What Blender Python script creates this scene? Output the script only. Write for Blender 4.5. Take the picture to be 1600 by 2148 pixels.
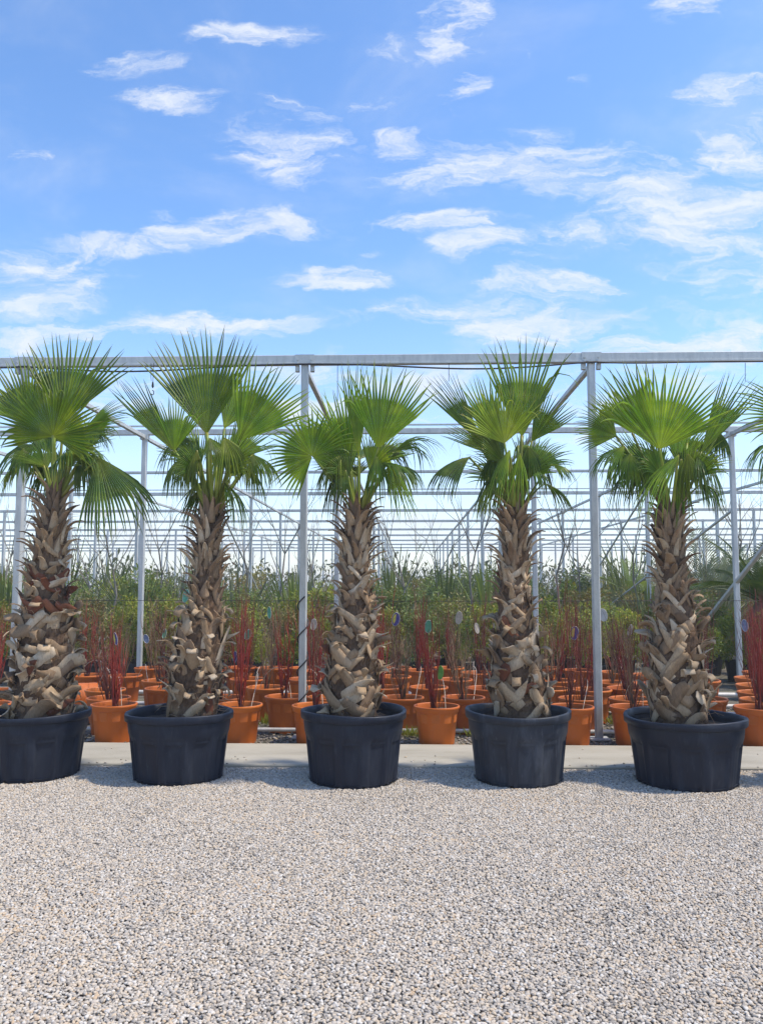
import bpy, math, random
import numpy as np
from mathutils import Vector, Matrix

for o in list(bpy.data.objects):
    bpy.data.objects.remove(o)
SC = bpy.context.scene
COL = SC.collection
rnd = random.Random(7)
R_ = math.radians

# ------------------------------------------------------------------ camera
FPX, W0, H0 = 1750.0, 1600.0, 2148.0          # focal length in photo pixels, photo size
CAM = np.array([0.0, 0.0, 1.30])
YAW, PITCH = R_(1.8), R_(4.93)
fwd = np.array([-math.sin(YAW) * math.cos(PITCH), math.cos(YAW) * math.cos(PITCH), math.sin(PITCH)])
rgt = np.array([math.cos(YAW), math.sin(YAW), 0.0])
upv = np.cross(rgt, fwd)
cd = bpy.data.cameras.new('camera')
cd.sensor_fit = 'VERTICAL'
cd.sensor_height = 36.0
cd.lens = FPX / H0 * 36.0
cd.clip_end = 3000
cam = bpy.data.objects.new('camera', cd)
COL.objects.link(cam)
cam.matrix_world = Matrix(((rgt[0], upv[0], -fwd[0], CAM[0]), (rgt[1], upv[1], -fwd[1], CAM[1]),
                           (rgt[2], upv[2], -fwd[2], CAM[2]), (0, 0, 0, 1)))
SC.camera = cam


def ray(x, y):
    return fwd + rgt * ((x - W0 / 2) / FPX) - upv * ((y - H0 / 2) / FPX)


def at(x, y, Y):
    """point on the vertical plane y = Y that the photograph shows at pixel (x, y)"""
    d = ray(x, y)
    return CAM + d * ((Y - CAM[1]) / d[1])


def at_z(x, y, z):
    d = ray(x, y)
    return CAM + d * ((z - CAM[2]) / d[2])


# ------------------------------------------------------------------ light
SUN = Vector((0.50, -0.06, 0.84)).normalized()          # towards the sun
SUN_STRENGTH, SKY_STRENGTH, EXPOSURE = 2.55, 0.15, 0.84
sd = bpy.data.lights.new('sun', 'SUN')
sd.energy = SUN_STRENGTH
sd.angle = R_(2.0)
sd.color = (1.0, 0.91, 0.77)
so = bpy.data.objects.new('sun', sd)
COL.objects.link(so)
so.rotation_euler = (-SUN).to_track_quat('-Z', 'Y').to_euler()
so.location = (6, -4, 12)

SC.view_settings.view_transform = 'Standard'
SC.view_settings.look = 'None'
SC.view_settings.gamma = 1
SC.view_settings.exposure = EXPOSURE
SC.view_settings.use_curve_mapping = False


# ------------------------------------------------------------------ node helpers
class NT:
    def __init__(self, nt):
        self.nt = nt
        nt.nodes.clear()

    def n(self, t, **kw):
        nd = self.nt.nodes.new(t)
        for k, v in kw.items():
            if k.startswith('_'):
                setattr(nd, k[1:], v)
        for k, v in kw.items():
            if k.startswith('_'):
                continue
            key = int(k[1:]) if k[0] == 'i' and k[1:].isdigit() else k.replace('__', ' ')
            s = nd.inputs[key]
            if isinstance(v, bpy.types.NodeSocket):
                self.nt.links.new(v, s)
            else:
                s.default_value = v
        return nd

    def math(self, op, a, b=0.0, c=None, clamp=False):
        kw = dict(i0=a, i1=b)
        if c is not None:
            kw['i2'] = c
        return self.n('ShaderNodeMath', _operation=op, _use_clamp=clamp, **kw).outputs[0]

    def mix(self, f, a, b, mode='MIX'):
        nd = self.n('ShaderNodeMix', _data_type='RGBA', _blend_type=mode, i0=f, i6=a, i7=b)
        return nd.outputs[2]

    def ramp(self, f, stops, interp='LINEAR'):
        nd = self.n('ShaderNodeValToRGB', Fac=f)
        cr = nd.color_ramp
        cr.interpolation = interp
        while len(cr.elements) < len(stops):
            cr.elements.new(0.5)
        for e, (p, c) in zip(cr.elements, stops):
            e.position = p
            e.color = tuple(c) + (1,) if len(c) == 3 else c
        return nd.outputs[0]

    def noise(self, vec, scale, detail=4, rough=0.55, dist=0.0):
        return self.n('ShaderNodeTexNoise', Vector=vec, Scale=scale, Detail=detail, Roughness=rough,
                      Distortion=dist)

    def scaled(self, vec, s):
        return self.n('ShaderNodeVectorMath', _operation='MULTIPLY', i0=vec, i1=s).outputs[0]

    def sstep(self, v, a, b, lo=0.0, hi=1.0):
        return self.n('ShaderNodeMapRange', _interpolation_type='SMOOTHSTEP', i0=v, i1=a, i2=b, i3=lo, i4=hi).outputs[0]


def material(name):
    m = bpy.data.materials.new(name)
    m.use_nodes = True
    return m, NT(m.node_tree)


def g3(c):
    return (c[0], c[1], c[2], 1.0)


def finish(b, color, rough=0.7, bump=None, bump_s=0.3, bump_d=0.01, metal=0.0, spec=0.4, transl=None, tfac=0.35, sheen=0):
    p = b.n('ShaderNodeBsdfPrincipled')
    for k, v in (('Base Color', color), ('Roughness', rough), ('Metallic', metal), ('Specular IOR Level', spec)):
        if isinstance(v, bpy.types.NodeSocket):
            b.nt.links.new(v, p.inputs[k])
        else:
            p.inputs[k].default_value = g3(v) if k == 'Base Color' else v
    if bump is not None:
        bn = b.n('ShaderNodeBump', Height=bump, Strength=bump_s, Distance=bump_d)
        b.nt.links.new(bn.outputs[0], p.inputs['Normal'])
    sh = p.outputs[0]
    if transl is not None:
        t = b.n('ShaderNodeBsdfTranslucent')
        if isinstance(transl, bpy.types.NodeSocket):
            b.nt.links.new(transl, t.inputs[0])
        else:
            t.inputs[0].default_value = g3(transl)
        mx = b.n('ShaderNodeMixShader', i0=tfac, i1=sh, i2=t.outputs[0])
        sh = mx.outputs[0]
    b.n('ShaderNodeOutputMaterial', Surface=sh)


# ------------------------------------------------------------------ world: sky and thin broken clouds
wd = bpy.data.worlds.new('World')
SC.world = wd
wd.use_nodes = True
b = NT(wd.node_tree)
sky = b.n('ShaderNodeTexSky', _sky_type='NISHITA', _sun_disc=False, _sun_elevation=math.asin(SUN.z),
          _sun_rotation=math.atan2(SUN.x, SUN.y), _altitude=100.0, _air_density=1.0, _dust_density=0.6,
          _ozone_density=1.6)
tc = b.n('ShaderNodeTexCoord').outputs['Generated']
sp = b.n('ShaderNodeSeparateXYZ', i0=tc)
dx, dy, dz = sp.outputs
zz = b.math('MAXIMUM', b.math('ADD', dz, 0.10), 0.03)
pv = b.n('ShaderNodeCombineXYZ', i0=b.math('DIVIDE', dx, zz), i1=b.math('DIVIDE', dy, zz), i2=0.0).outputs[0]
fb = b.noise(pv, 2.3, 9, 0.62, 0.35).outputs[0]
big = b.noise(pv, 0.55, 4, 0.5, 0.2).outputs[0]
yy = b.math('MAXIMUM', dy, 0.05)
ae = b.n('ShaderNodeCombineXYZ', i0=b.math('DIVIDE', dx, yy), i1=b.math('DIVIDE', dz, yy), i2=0.0).outputs[0]
wob = b.noise(b.scaled(ae, (7.0, 14.0, 1.0)), 1.0, 6, 0.6).outputs[1]
wob = b.n('ShaderNodeVectorMath', _operation='SUBTRACT', i0=wob, i1=(0.5, 0.5, 0.5)).outputs[0]
aew = b.n('ShaderNodeVectorMath', _operation='MULTIPLY_ADD', i0=wob, i1=(0.20, 0.075, 0.0), i2=ae).outputs[0]
CLOUDS = [  # where the photograph shows clouds: px, py, half width, half height, weight
    (1150, 672, 360, 48, 1.0), (1480, 715, 260, 46, 1.0), (60, 595, 150, 75, .9), (210, 522, 160, 26, .8),
    (540, 472, 190, 38, .9), (1090, 350, 240, 66, .9), (1400, 370, 160, 70, .9), (1560, 305, 110, 75, 1.0),
    (1340, 500, 190, 66, 1.0), (1510, 440, 190, 85, 1.1), (1050, 520, 150, 34, .75), (665, 586, 125, 24, 1.0),
    (420, 676, 200, 24, .85), (620, 315, 130, 80, .62), (360, 225, 85, 30, .9), (270, 135, 105, 28, .7),
    (540, 78, 120, 24, .5), (950, 60, 75, 85, .6), (960, 185, 50, 62, .55), (1080, 125, 55, 30, .5),
    (1545, 190, 105, 32, .75), (1470, 8, 105, 34, .65), (20, 722, 100, 30, 1.0), (1160, 598, 140, 26, .8),
    (900, 466, 130, 20, .75), (655, 218, 120, 32, .5), (850, 92, 60, 30, .5), (1590, 560, 110, 62, .8),
    (845, 292, 60, 24, .7), (700, 525, 80, 16, .6), (140, 690, 70, 12, .7), (640, 820, 900, 72, .7),
    (1450, 850, 420, 60, .6), (880, 1120, 1700, 75, 0.95), (1230, 160, 30, 26, .45), (40, 330, 110, 22, .35)]
acc = None
for (cx, cy, rx, ry, w) in CLOUDS:
    d = ray(cx, cy)
    ca, ce = d[0] / d[1], d[2] / d[1]
    ia, ie = FPX / (rx * 1.75), FPX / (ry * 1.75)
    q = b.n('ShaderNodeVectorMath', _operation='MULTIPLY_ADD', i0=aew, i1=(ia, ie, 0.0), i2=(-ca * ia, -ce * ie, 0.0)).outputs[0]
    q = b.n('ShaderNodeVectorMath', _operation='LENGTH', i0=q).outputs['Value']
    q = b.sstep(q, 0.0, 1.0, w, 0.0)
    acc = q if acc is None else b.math('MAXIMUM', acc, q)
fine = b.noise(b.scaled(aew, (6.0, 19.0, 1.0)), 1.0, 10, 0.68, 0.6).outputs[0]
wisp = b.sstep(b.math('MULTIPLY_ADD', big, 0.5, fb), 0.70, 1.15, 0.0, 0.42)      # loose cloud everywhere
dens = b.math('MULTIPLY_ADD', b.math('SUBTRACT', fine, 0.5), 5.4, b.math('MULTIPLY', acc, 1.0))
dens = b.sstep(dens, -0.05, 1.45, 0.0, 0.86)
dens = b.math('MULTIPLY', dens, b.sstep(acc, 0.0, 0.30))
dens = b.math('MAXIMUM', dens, wisp)
low = b.sstep(dz, -0.02, 0.34, 0.45, 0.0)
dens = b.math('MAXIMUM', dens, low)
hsv = b.n('ShaderNodeHueSaturation', Hue=0.500, Saturation=1.16, Value=1.0, Fac=1.0, Color=sky.outputs[0])
skyc = b.mix(1.0, hsv.outputs[0], (0.96, 0.97, 1.03, 1.0), 'MULTIPLY')
cloud = b.mix(b.sstep(fine, 0.35, 0.65), (2.9, 3.2, 3.8, 1.0), (3.5, 3.65, 3.9, 1.0))
skyf = b.mix(dens, skyc, cloud)
bg = b.n('ShaderNodeBackground', Color=skyf, Strength=SKY_STRENGTH)
b.n('ShaderNodeOutputWorld', Surface=bg.outputs[0])


# ------------------------------------------------------------------ object helpers
def put(name, mesh, mats=None, parent=None, loc=None):
    o = bpy.data.objects.new(name, mesh)
    COL.objects.link(o)
    if mats is not None and mesh is not None:
        for m in (mats if isinstance(mats, (list, tuple)) else [mats]):
            if len(mesh.materials) < (len(mats) if isinstance(mats, (list, tuple)) else 1):
                mesh.materials.append(m)
    if parent is not None:
        o.parent = parent
    if loc is not None:
        o.location = tuple(loc)
    return o


def tag(o, label=None, cat=None, group=None, kind=None):
    if label:
        o['label'] = label
    if cat:
        o['category'] = cat
    if group:
        o['group'] = group
    if kind:
        o['kind'] = kind
    return o


def thing(name, label, cat, loc=(0, 0, 0), group=None):
    o = bpy.data.objects.new(name, None)
    COL.objects.link(o)
    o.empty_display_size = 0.1
    o.location = tuple(loc)
    return tag(o, label, cat, group)


class MB:
    def __init__(self):
        self.v, self.f, self.a, self.b = [], [], [], []

    def add(self, vs, fs, attr=None):
        o = len(self.v)
        self.v.extend([tuple(p) for p in vs])
        self.f.extend([tuple(i + o for i in f) for f in fs])
        self.a.extend(attr if attr is not None else [0.0] * len(vs))

    def box(self, c, s, rot=None):
        vs = []
        for i in (-1, 1):
            for j in (-1, 1):
                for k in (-1, 1):
                    p = np.array([i * s[0] / 2, j * s[1] / 2, k * s[2] / 2])
                    if rot is not None:
                        p = rot @ p
                    vs.append(p + np.array(c))
        self.add(vs, [(0, 1, 3, 2), (4, 6, 7, 5), (0, 4, 5, 1), (2, 3, 7, 6), (0, 2, 6, 4), (1, 5, 7, 3)])

    def bar(self, p0, p1, w, h, ch=0.12):
        """chamfered rectangular bar from p0 to p1 (w sideways, h in the upright direction)"""
        p0, p1 = np.array(p0, float), np.array(p1, float)
        t = (p1 - p0) / np.linalg.norm(p1 - p0)
        ref = np.array([0, 0, 1.0]) if abs(t[2]) < 0.9 else np.array([0, 1.0, 0])
        s = np.cross(t, ref)
        s /= np.linalg.norm(s)
        u = np.cross(s, t)
        a, c = w / 2, h / 2
        e = min(w, h) * ch
        prof = [(-a + e, -c), (a - e, -c), (a, -c + e), (a, c - e), (a - e, c), (-a + e, c), (-a, c - e), (-a, -c + e)]
        vs = [p0 + s * x + u * y for x, y in prof] + [p1 + s * x + u * y for x, y in prof]
        fs = [(i, (i + 1) % 8, 8 + (i + 1) % 8, 8 + i) for i in range(8)] + [tuple(range(7, -1, -1)), tuple(range(8, 16))]
        self.add(vs, fs)

    def tube(self, pts, rad, sides=6, cap=True, attr=None):
        pts = [np.array(p, float) for p in pts]
        n = len(pts)
        rad = rad if hasattr(rad, '__len__') else [rad] * n
        vs, at_ = [], []
        prev = None
        for k in range(n):
            t = pts[min(k + 1, n - 1)] - pts[max(k - 1, 0)]
            t = t / (np.linalg.norm(t) + 1e-9)
            if prev is None:
                ref = np.array([0, 0, 1.0]) if abs(t[2]) < 0.9 else np.array([1.0, 0, 0])
                s = np.cross(t, ref)
            else:
                s = prev - t * np.dot(prev, t)
            s = s / (np.linalg.norm(s) + 1e-9)
            prev = s
            u = np.cross(t, s)
            for j in range(sides):
                a = 2 * math.pi * j / sides
                vs.append(pts[k] + (s * math.cos(a) + u * math.sin(a)) * rad[k])
                at_.append(attr[k] if attr is not None else k / (n - 1))
        fs = [(k * sides + j, k * sides + (j + 1) % sides, (k + 1) * sides + (j + 1) % sides, (k + 1) * sides + j)
              for k in range(n - 1) for j in range(sides)]
        if cap:
            fs += [tuple(range(sides - 1, -1, -1)), tuple(range((n - 1) * sides, n * sides))]
        self.add(vs, fs, at_)

    def lathe(self, prof, segs=48, fn=None, c=(0, 0, 0)):
        """prof: list of (r, z); fn(r, z, phi, k) -> (r, z)"""
        vs, fs = [], []
        n = len(prof)
        for k, (r, z) in enumerate(prof):
            for j in range(segs):
                a = 2 * math.pi * j / segs
                rr, z2 = fn(r, z, a, k) if fn else (r, z)
                vs.append((c[0] + rr * math.cos(a), c[1] + rr * math.sin(a), c[2] + z2))
        for k in range(n - 1):
            for j in range(segs):
                j2 = (j + 1) % segs
                fs.append((k * segs + j, k * segs + j2, (k + 1) * segs + j2, (k + 1) * segs + j))
        self.add(vs, fs)

    def ribbon(self, pts, wid, outs, thick=0.005, curve=0.15, attr=None):
        n = len(pts)
        vs, at_ = [], []
        for k in range(n):
            t = pts[min(k + 1, n - 1)] - pts[max(k - 1, 0)]
            t = t / (np.linalg.norm(t) + 1e-9)
            o = outs[k] - t * np.dot(outs[k], t)
            o = o / (np.linalg.norm(o) + 1e-9)
            s = np.cross(t, o)
            w = wid[k] / 2
            top = [pts[k] - s * w, pts[k] + o * curve * wid[k], pts[k] + s * w]
            vs += top + [p - o * thick for p in top]
            at_ += [attr[k] if attr is not None else k / (n - 1)] * 6
        fs = []
        for k in range(n - 1):
            a, c = 6 * k, 6 * k + 6
            for i, j in ((0, 1), (1, 2)):
                fs.append((a + i, a + j, c + j, c + i))
                fs.append((a + 3 + j, a + 3 + i, c + 3 + i, c + 3 + j))
            fs.append((a + 3, a, c, c + 3))
            fs.append((a + 2, a + 5, c + 5, c + 2))
        e = 6 * (n - 1)
        fs += [(0, 3, 4, 1), (1, 4, 5, 2), (e + 1, e + 4, e + 3, e), (e + 2, e + 5, e + 4, e + 1)]
        self.add(vs, fs, at_)

    def mesh(self, name, smooth=False, attr=None):
        me = bpy.data.meshes.new(name)
        me.from_pydata(self.v, [], self.f)
        if attr:
            a = me.attributes.new(attr, 'FLOAT', 'POINT')
            a.data.foreach_set('value', np.array(self.a, dtype=np.float32))
        if self.b:
            a = me.attributes.new('rib_pleat_shade', 'FLOAT', 'POINT')
            a.data.foreach_set('value', np.array(self.b, dtype=np.float32))
        if smooth:
            me.polygons.foreach_set('use_smooth', np.ones(len(me.polygons), dtype=bool))
        me.update()
        return me


def copy_tree(o, loc, rotz=0.0, scale=1.0, parent=None):
    c = o.copy()
    COL.objects.link(c)
    c.parent = parent
    if parent is None:
        c.location = tuple(loc)
        c.rotation_euler = (0, 0, rotz)
        c.scale = (scale, scale, scale)
    for ch in o.children:
        copy_tree(ch, None, parent=c)
    return c


# ------------------------------------------------------------------ materials
def m_simple(name, col, rough=0.7, metal=0.0, var=0.12, scale=8.0, bump=0.15, spec=0.4):
    m, b = material(name)
    tc = b.n('ShaderNodeTexCoord').outputs['Object']
    nz = b.noise(tc, scale, 5, 0.6).outputs[0]
    lo = [c * (1 - var * 2) for c in col]
    hi = [min(1, c * (1 + var * 2)) for c in col]
    c = b.ramp(nz, [(0.25, lo), (0.75, hi)])
    finish(b, c, rough, nz, bump, 0.004, metal, spec)
    return m


def m_steel():
    m, b = material('galvanised_steel')
    tc = b.n('ShaderNodeTexCoord').outputs['Object']
    n1 = b.noise(b.scaled(tc, (6, 6, 1.3)), 3.0, 5, 0.65).outputs[0]
    n2 = b.noise(tc, 60.0, 3, 0.5).outputs[0]
    c = b.ramp(n1, [(0.25, (0.40, 0.41, 0.395)), (0.55, (0.53, 0.54, 0.515)), (0.8, (0.63, 0.63, 0.60))])
    c = b.mix(b.sstep(n2, 0.55, 0.75, 0, 0.35), c, (0.30, 0.31, 0.31, 1))
    n3 = b.noise(b.scaled(tc, (9, 9, 0.8)), 2.0, 6, 0.7).outputs[0]
    c = b.mix(b.sstep(n3, 0.60, 0.78, 0, 0.55), c, (0.30, 0.25, 0.20, 1))
    finish(b, c, 0.5, n2, 0.1, 0.002, 0.2, 0.5)
    return m


def m_concrete():
    m, b = material('pale_concrete')
    tc = b.n('ShaderNodeTexCoord').outputs['Object']
    n1 = b.noise(b.scaled(tc, (0.8, 2.0, 1)), 1.5, 6, 0.6, 0.4).outputs[0]
    n2 = b.noise(tc, 45.0, 5, 0.7).outputs[0]
    n3 = b.noise(b.scaled(tc, (1.0, 7.0, 1)), 2.2, 5, 0.65, 0.8).outputs[0]
    c = b.ramp(n1, [(0.25, (0.30, 0.275, 0.22)), (0.5, (0.39, 0.36, 0.295)), (0.8, (0.46, 0.43, 0.36))])
    c = b.mix(b.sstep(n3, 0.56, 0.72, 0, 0.55), c, (0.27, 0.235, 0.17, 1))
    c = b.mix(b.sstep(n2, 0.58, 0.8, 0, 0.4), c, (0.2, 0.19, 0.17, 1))
    finish(b, c, 0.9, n2, 0.25, 0.004, spec=0.2)
    return m


def m_gravel_sheet():
    m, b = material('gravel_bed')
    tc = b.n('ShaderNodeTexCoord').outputs['Object']
    v = b.n('ShaderNodeTexVoronoi', Vector=tc, Scale=75.0)
    cell = b.n('ShaderNodeSeparateColor', i0=v.outputs['Color']).outputs[0]
    c = b.ramp(cell, [(0.0, (0.16, 0.15, 0.14)), (0.35, (0.36, 0.33, 0.29)), (0.7, (0.50, 0.44, 0.36)), (1.0, (0.62, 0.57, 0.50))])
    dark = b.sstep(v.outputs['Distance'], 0.30, 0.75, 0.0, 0.5)  # shade in the gaps between stones, painted into the sheet colour
    c = b.mix(dark, c, (0.27, 0.235, 0.19, 1))
    finish(b, c, 0.9, v.outputs['Distance'], 0.8, -0.008, spec=0.2)
    return m


def m_pebble(name, dim=1.0):
    m, b = material(name)
    oi = b.n('ShaderNodeObjectInfo')
    r = oi.outputs['Random']
    loc = oi.outputs['Location']
    patch = b.noise(loc, 1.1, 4, 0.6).outputs[0]
    rr = b.math('ADD', r, b.math('MULTIPLY', b.math('SUBTRACT', patch, 0.5), 0.55), clamp=True)
    k = dim
    c = b.ramp(rr, [(0.0, (0.21 * k, 0.185 * k, 0.155 * k)), (0.10, (0.33 * k, 0.29 * k, 0.245 * k)),
                    (0.30, (0.43 * k, 0.385 * k, 0.33 * k)), (0.50, (0.50 * k, 0.425 * k, 0.335 * k)),
                    (0.66, (0.53 * k, 0.415 * k, 0.285 * k)), (0.82, (0.55 * k, 0.495 * k, 0.42 * k)),
                    (0.95, (0.62 * k, 0.58 * k, 0.52 * k)), (1.0, (0.50 * k, 0.36 * k, 0.225 * k))])
    tc = b.n('ShaderNodeTexCoord').outputs['Object']
    nz = b.noise(tc, 2.5, 3, 0.6).outputs[0]
    c = b.mix(b.sstep(nz, 0.3, 0.75, 0.0, 0.25), c, (0.34 * k, 0.31 * k, 0.27 * k, 1))
    finish(b, c, 0.75, spec=0.3)
    return m


def m_bed():
    m, b = material('bed_soil')
    tc = b.n('ShaderNodeTexCoord').outputs['Object']
    n1 = b.noise(tc, 1.2, 6, 0.65).outputs[0]
    n2 = b.noise(tc, 55.0, 4, 0.7).outputs[0]
    c = b.ramp(n1, [(0.3, (0.10, 0.085, 0.06)), (0.5, (0.17, 0.15, 0.12)), (0.7, (0.09, 0.10, 0.045))])
    c = b.mix(b.sstep(n2, 0.45, 0.7, 0, 0.7), c, (0.24, 0.22, 0.19, 1))
    finish(b, c, 0.95, n2, 0.6, 0.02, spec=0.1)
    return m


def m_leaf(name, hub, mid, tip, transl, tf=0.35, rough=0.45, spec=0.35, attr='rad', tone=0.35):
    m, b = material(name)
    oi = b.n('ShaderNodeObjectInfo').outputs['Random']
    a = b.n('ShaderNodeAttribute', _attribute_name=attr).outputs['Fac']
    c = b.ramp(a, [(0.0, hub), (0.28, mid), (0.75, mid), (0.93, tip), (1.0, (tip[0] * 1.3, tip[1] * 0.85, tip[2]))])
    tc = b.n('ShaderNodeTexCoord').outputs['Object']
    nz = b.noise(tc, 9.0, 4, 0.6).outputs[0]
    c = b.mix(b.sstep(nz, 0.4, 0.75, 0, 0.4), c, g3([x * 1.5 for x in (hub[0], hub[1] * 0.95, hub[2])]))
    val = b.math('MULTIPLY_ADD', oi, tone * 2, 1.0 - tone)
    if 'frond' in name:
        rib_pleat_shade = b.n('ShaderNodeAttribute', _attribute_name='rib_pleat_shade').outputs['Fac']
        val = b.math('MULTIPLY', val, b.math('MULTIPLY_ADD', rib_pleat_shade, 1.1, 0.5))  # paler midrib, plus light and dark of the pleat folds painted as stripes
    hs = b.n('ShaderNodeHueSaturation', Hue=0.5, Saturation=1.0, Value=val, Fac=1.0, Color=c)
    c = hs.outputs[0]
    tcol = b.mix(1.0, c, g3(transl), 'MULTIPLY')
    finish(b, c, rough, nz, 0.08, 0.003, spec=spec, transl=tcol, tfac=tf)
    return m


def m_boot(name, stops, rough=0.85):
    m, b = material(name)
    oi = b.n('ShaderNodeObjectInfo').outputs['Random']
    tc = b.n('ShaderNodeTexCoord').outputs['Object']
    n1 = b.noise(b.scaled(tc, (1, 1, 0.22)), 150.0, 4, 0.65).outputs[0]
    n2 = b.noise(tc, 14.0, 5, 0.6).outputs[0]
    f = b.math('ADD', b.math('MULTIPLY', oi, 0.70), b.math('MULTIPLY', n2, 0.40))
    c = b.ramp(f, stops)
    c = b.mix(b.sstep(n1, 0.42, 0.72, 0, 0.55), c, b.mix(0.6, c, (0.03, 0.018, 0.01, 1)))
    finish(b, c, rough, n1, 0.35, 0.004, spec=0.2)
    return m


def m_core():
    m, b = material('trunk_fibre')
    tc = b.n('ShaderNodeTexCoord').outputs['Object']
    n1 = b.noise(b.scaled(tc, (1, 1, 0.25)), 70.0, 5, 0.7).outputs[0]
    n2 = b.noise(tc, 5.0, 4, 0.6).outputs[0]
    c = b.ramp(n2, [(0.3, (0.08, 0.052, 0.034)), (0.5, (0.145, 0.090, 0.055)), (0.7, (0.21, 0.14, 0.085))])
    c = b.mix(b.sstep(n1, 0.4, 0.7, 0, 0.7), c, (0.03, 0.02, 0.014, 1))
    finish(b, c, 0.95, n1, 0.7, 0.01, spec=0.1)
    return m


def m_tub(name, col, dust):
    m, b = material(name)
    tc = b.n('ShaderNodeTexCoord').outputs['Object']
    n1 = b.noise(b.scaled(tc, (3, 3, 0.9)), 3.0, 6, 0.65, 0.5).outputs[0]
    n2 = b.noise(b.scaled(tc, (1, 1, 0.12)), 60.0, 4, 0.6).outputs[0]
    n3 = b.noise(tc, 22.0, 5, 0.7).outputs[0]
    c = b.mix(b.sstep(n1, 0.42, 0.75, 0.0, dust), g3(col), (0.10, 0.11, 0.13, 1))
    c = b.mix(b.sstep(n2, 0.56, 0.76, 0.0, dust * 0.8), c, (0.12, 0.13, 0.15, 1))
    c = b.mix(b.sstep(n3, 0.66, 0.8, 0.0, 0.35), c, (0.2, 0.19, 0.17, 1))
    rg = b.sstep(n1, 0.3, 0.7, 0.42, 0.62)
    finish(b, c, rg, n3, 0.1, 0.003, spec=0.3)
    return m


def m_orange():
    m, b = material('orange_plastic')
    oi = b.n('ShaderNodeObjectInfo').outputs['Random']
    tc = b.n('ShaderNodeTexCoord').outputs['Object']
    n1 = b.noise(b.scaled(tc, (2, 2, 0.8)), 5.0, 5, 0.65, 0.5).outputs[0]
    n2 = b.noise(tc, 35.0, 4, 0.7).outputs[0]
    c = b.ramp(oi, [(0.0, (0.44, 0.100, 0.013)), (0.5, (0.51, 0.125, 0.015)), (1.0, (0.58, 0.155, 0.020))])
    c = b.mix(b.sstep(n1, 0.5, 0.8, 0, 0.30), c, (0.30, 0.11, 0.05, 1))
    c = b.mix(b.sstep(n2, 0.62, 0.8, 0, 0.28), c, (0.38, 0.25, 0.16, 1))
    finish(b, c, 0.5, n2, 0.08, 0.003, spec=0.4)
    return m


def m_stem(name, low, high, tipc):
    m, b = material(name)
    oi = b.n('ShaderNodeObjectInfo').outputs['Random']
    a = b.n('ShaderNodeAttribute', _attribute_name='rad').outputs['Fac']
    c = b.ramp(a, [(0.0, low), (0.22, high), (0.75, high), (1.0, tipc)])
    hs = b.n('ShaderNodeHueSaturation', Hue=0.5, Saturation=1.0, Value=b.math('MULTIPLY_ADD', oi, 0.6, 0.7), Fac=1.0, Color=c)
    finish(b, hs.outputs[0], 0.6, spec=0.3)
    return m


def m_soil():
    return m_simple('potting_soil', (0.06, 0.045, 0.035), 0.95, 0, 0.3, 50, 0.8, 0.1)


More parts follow.
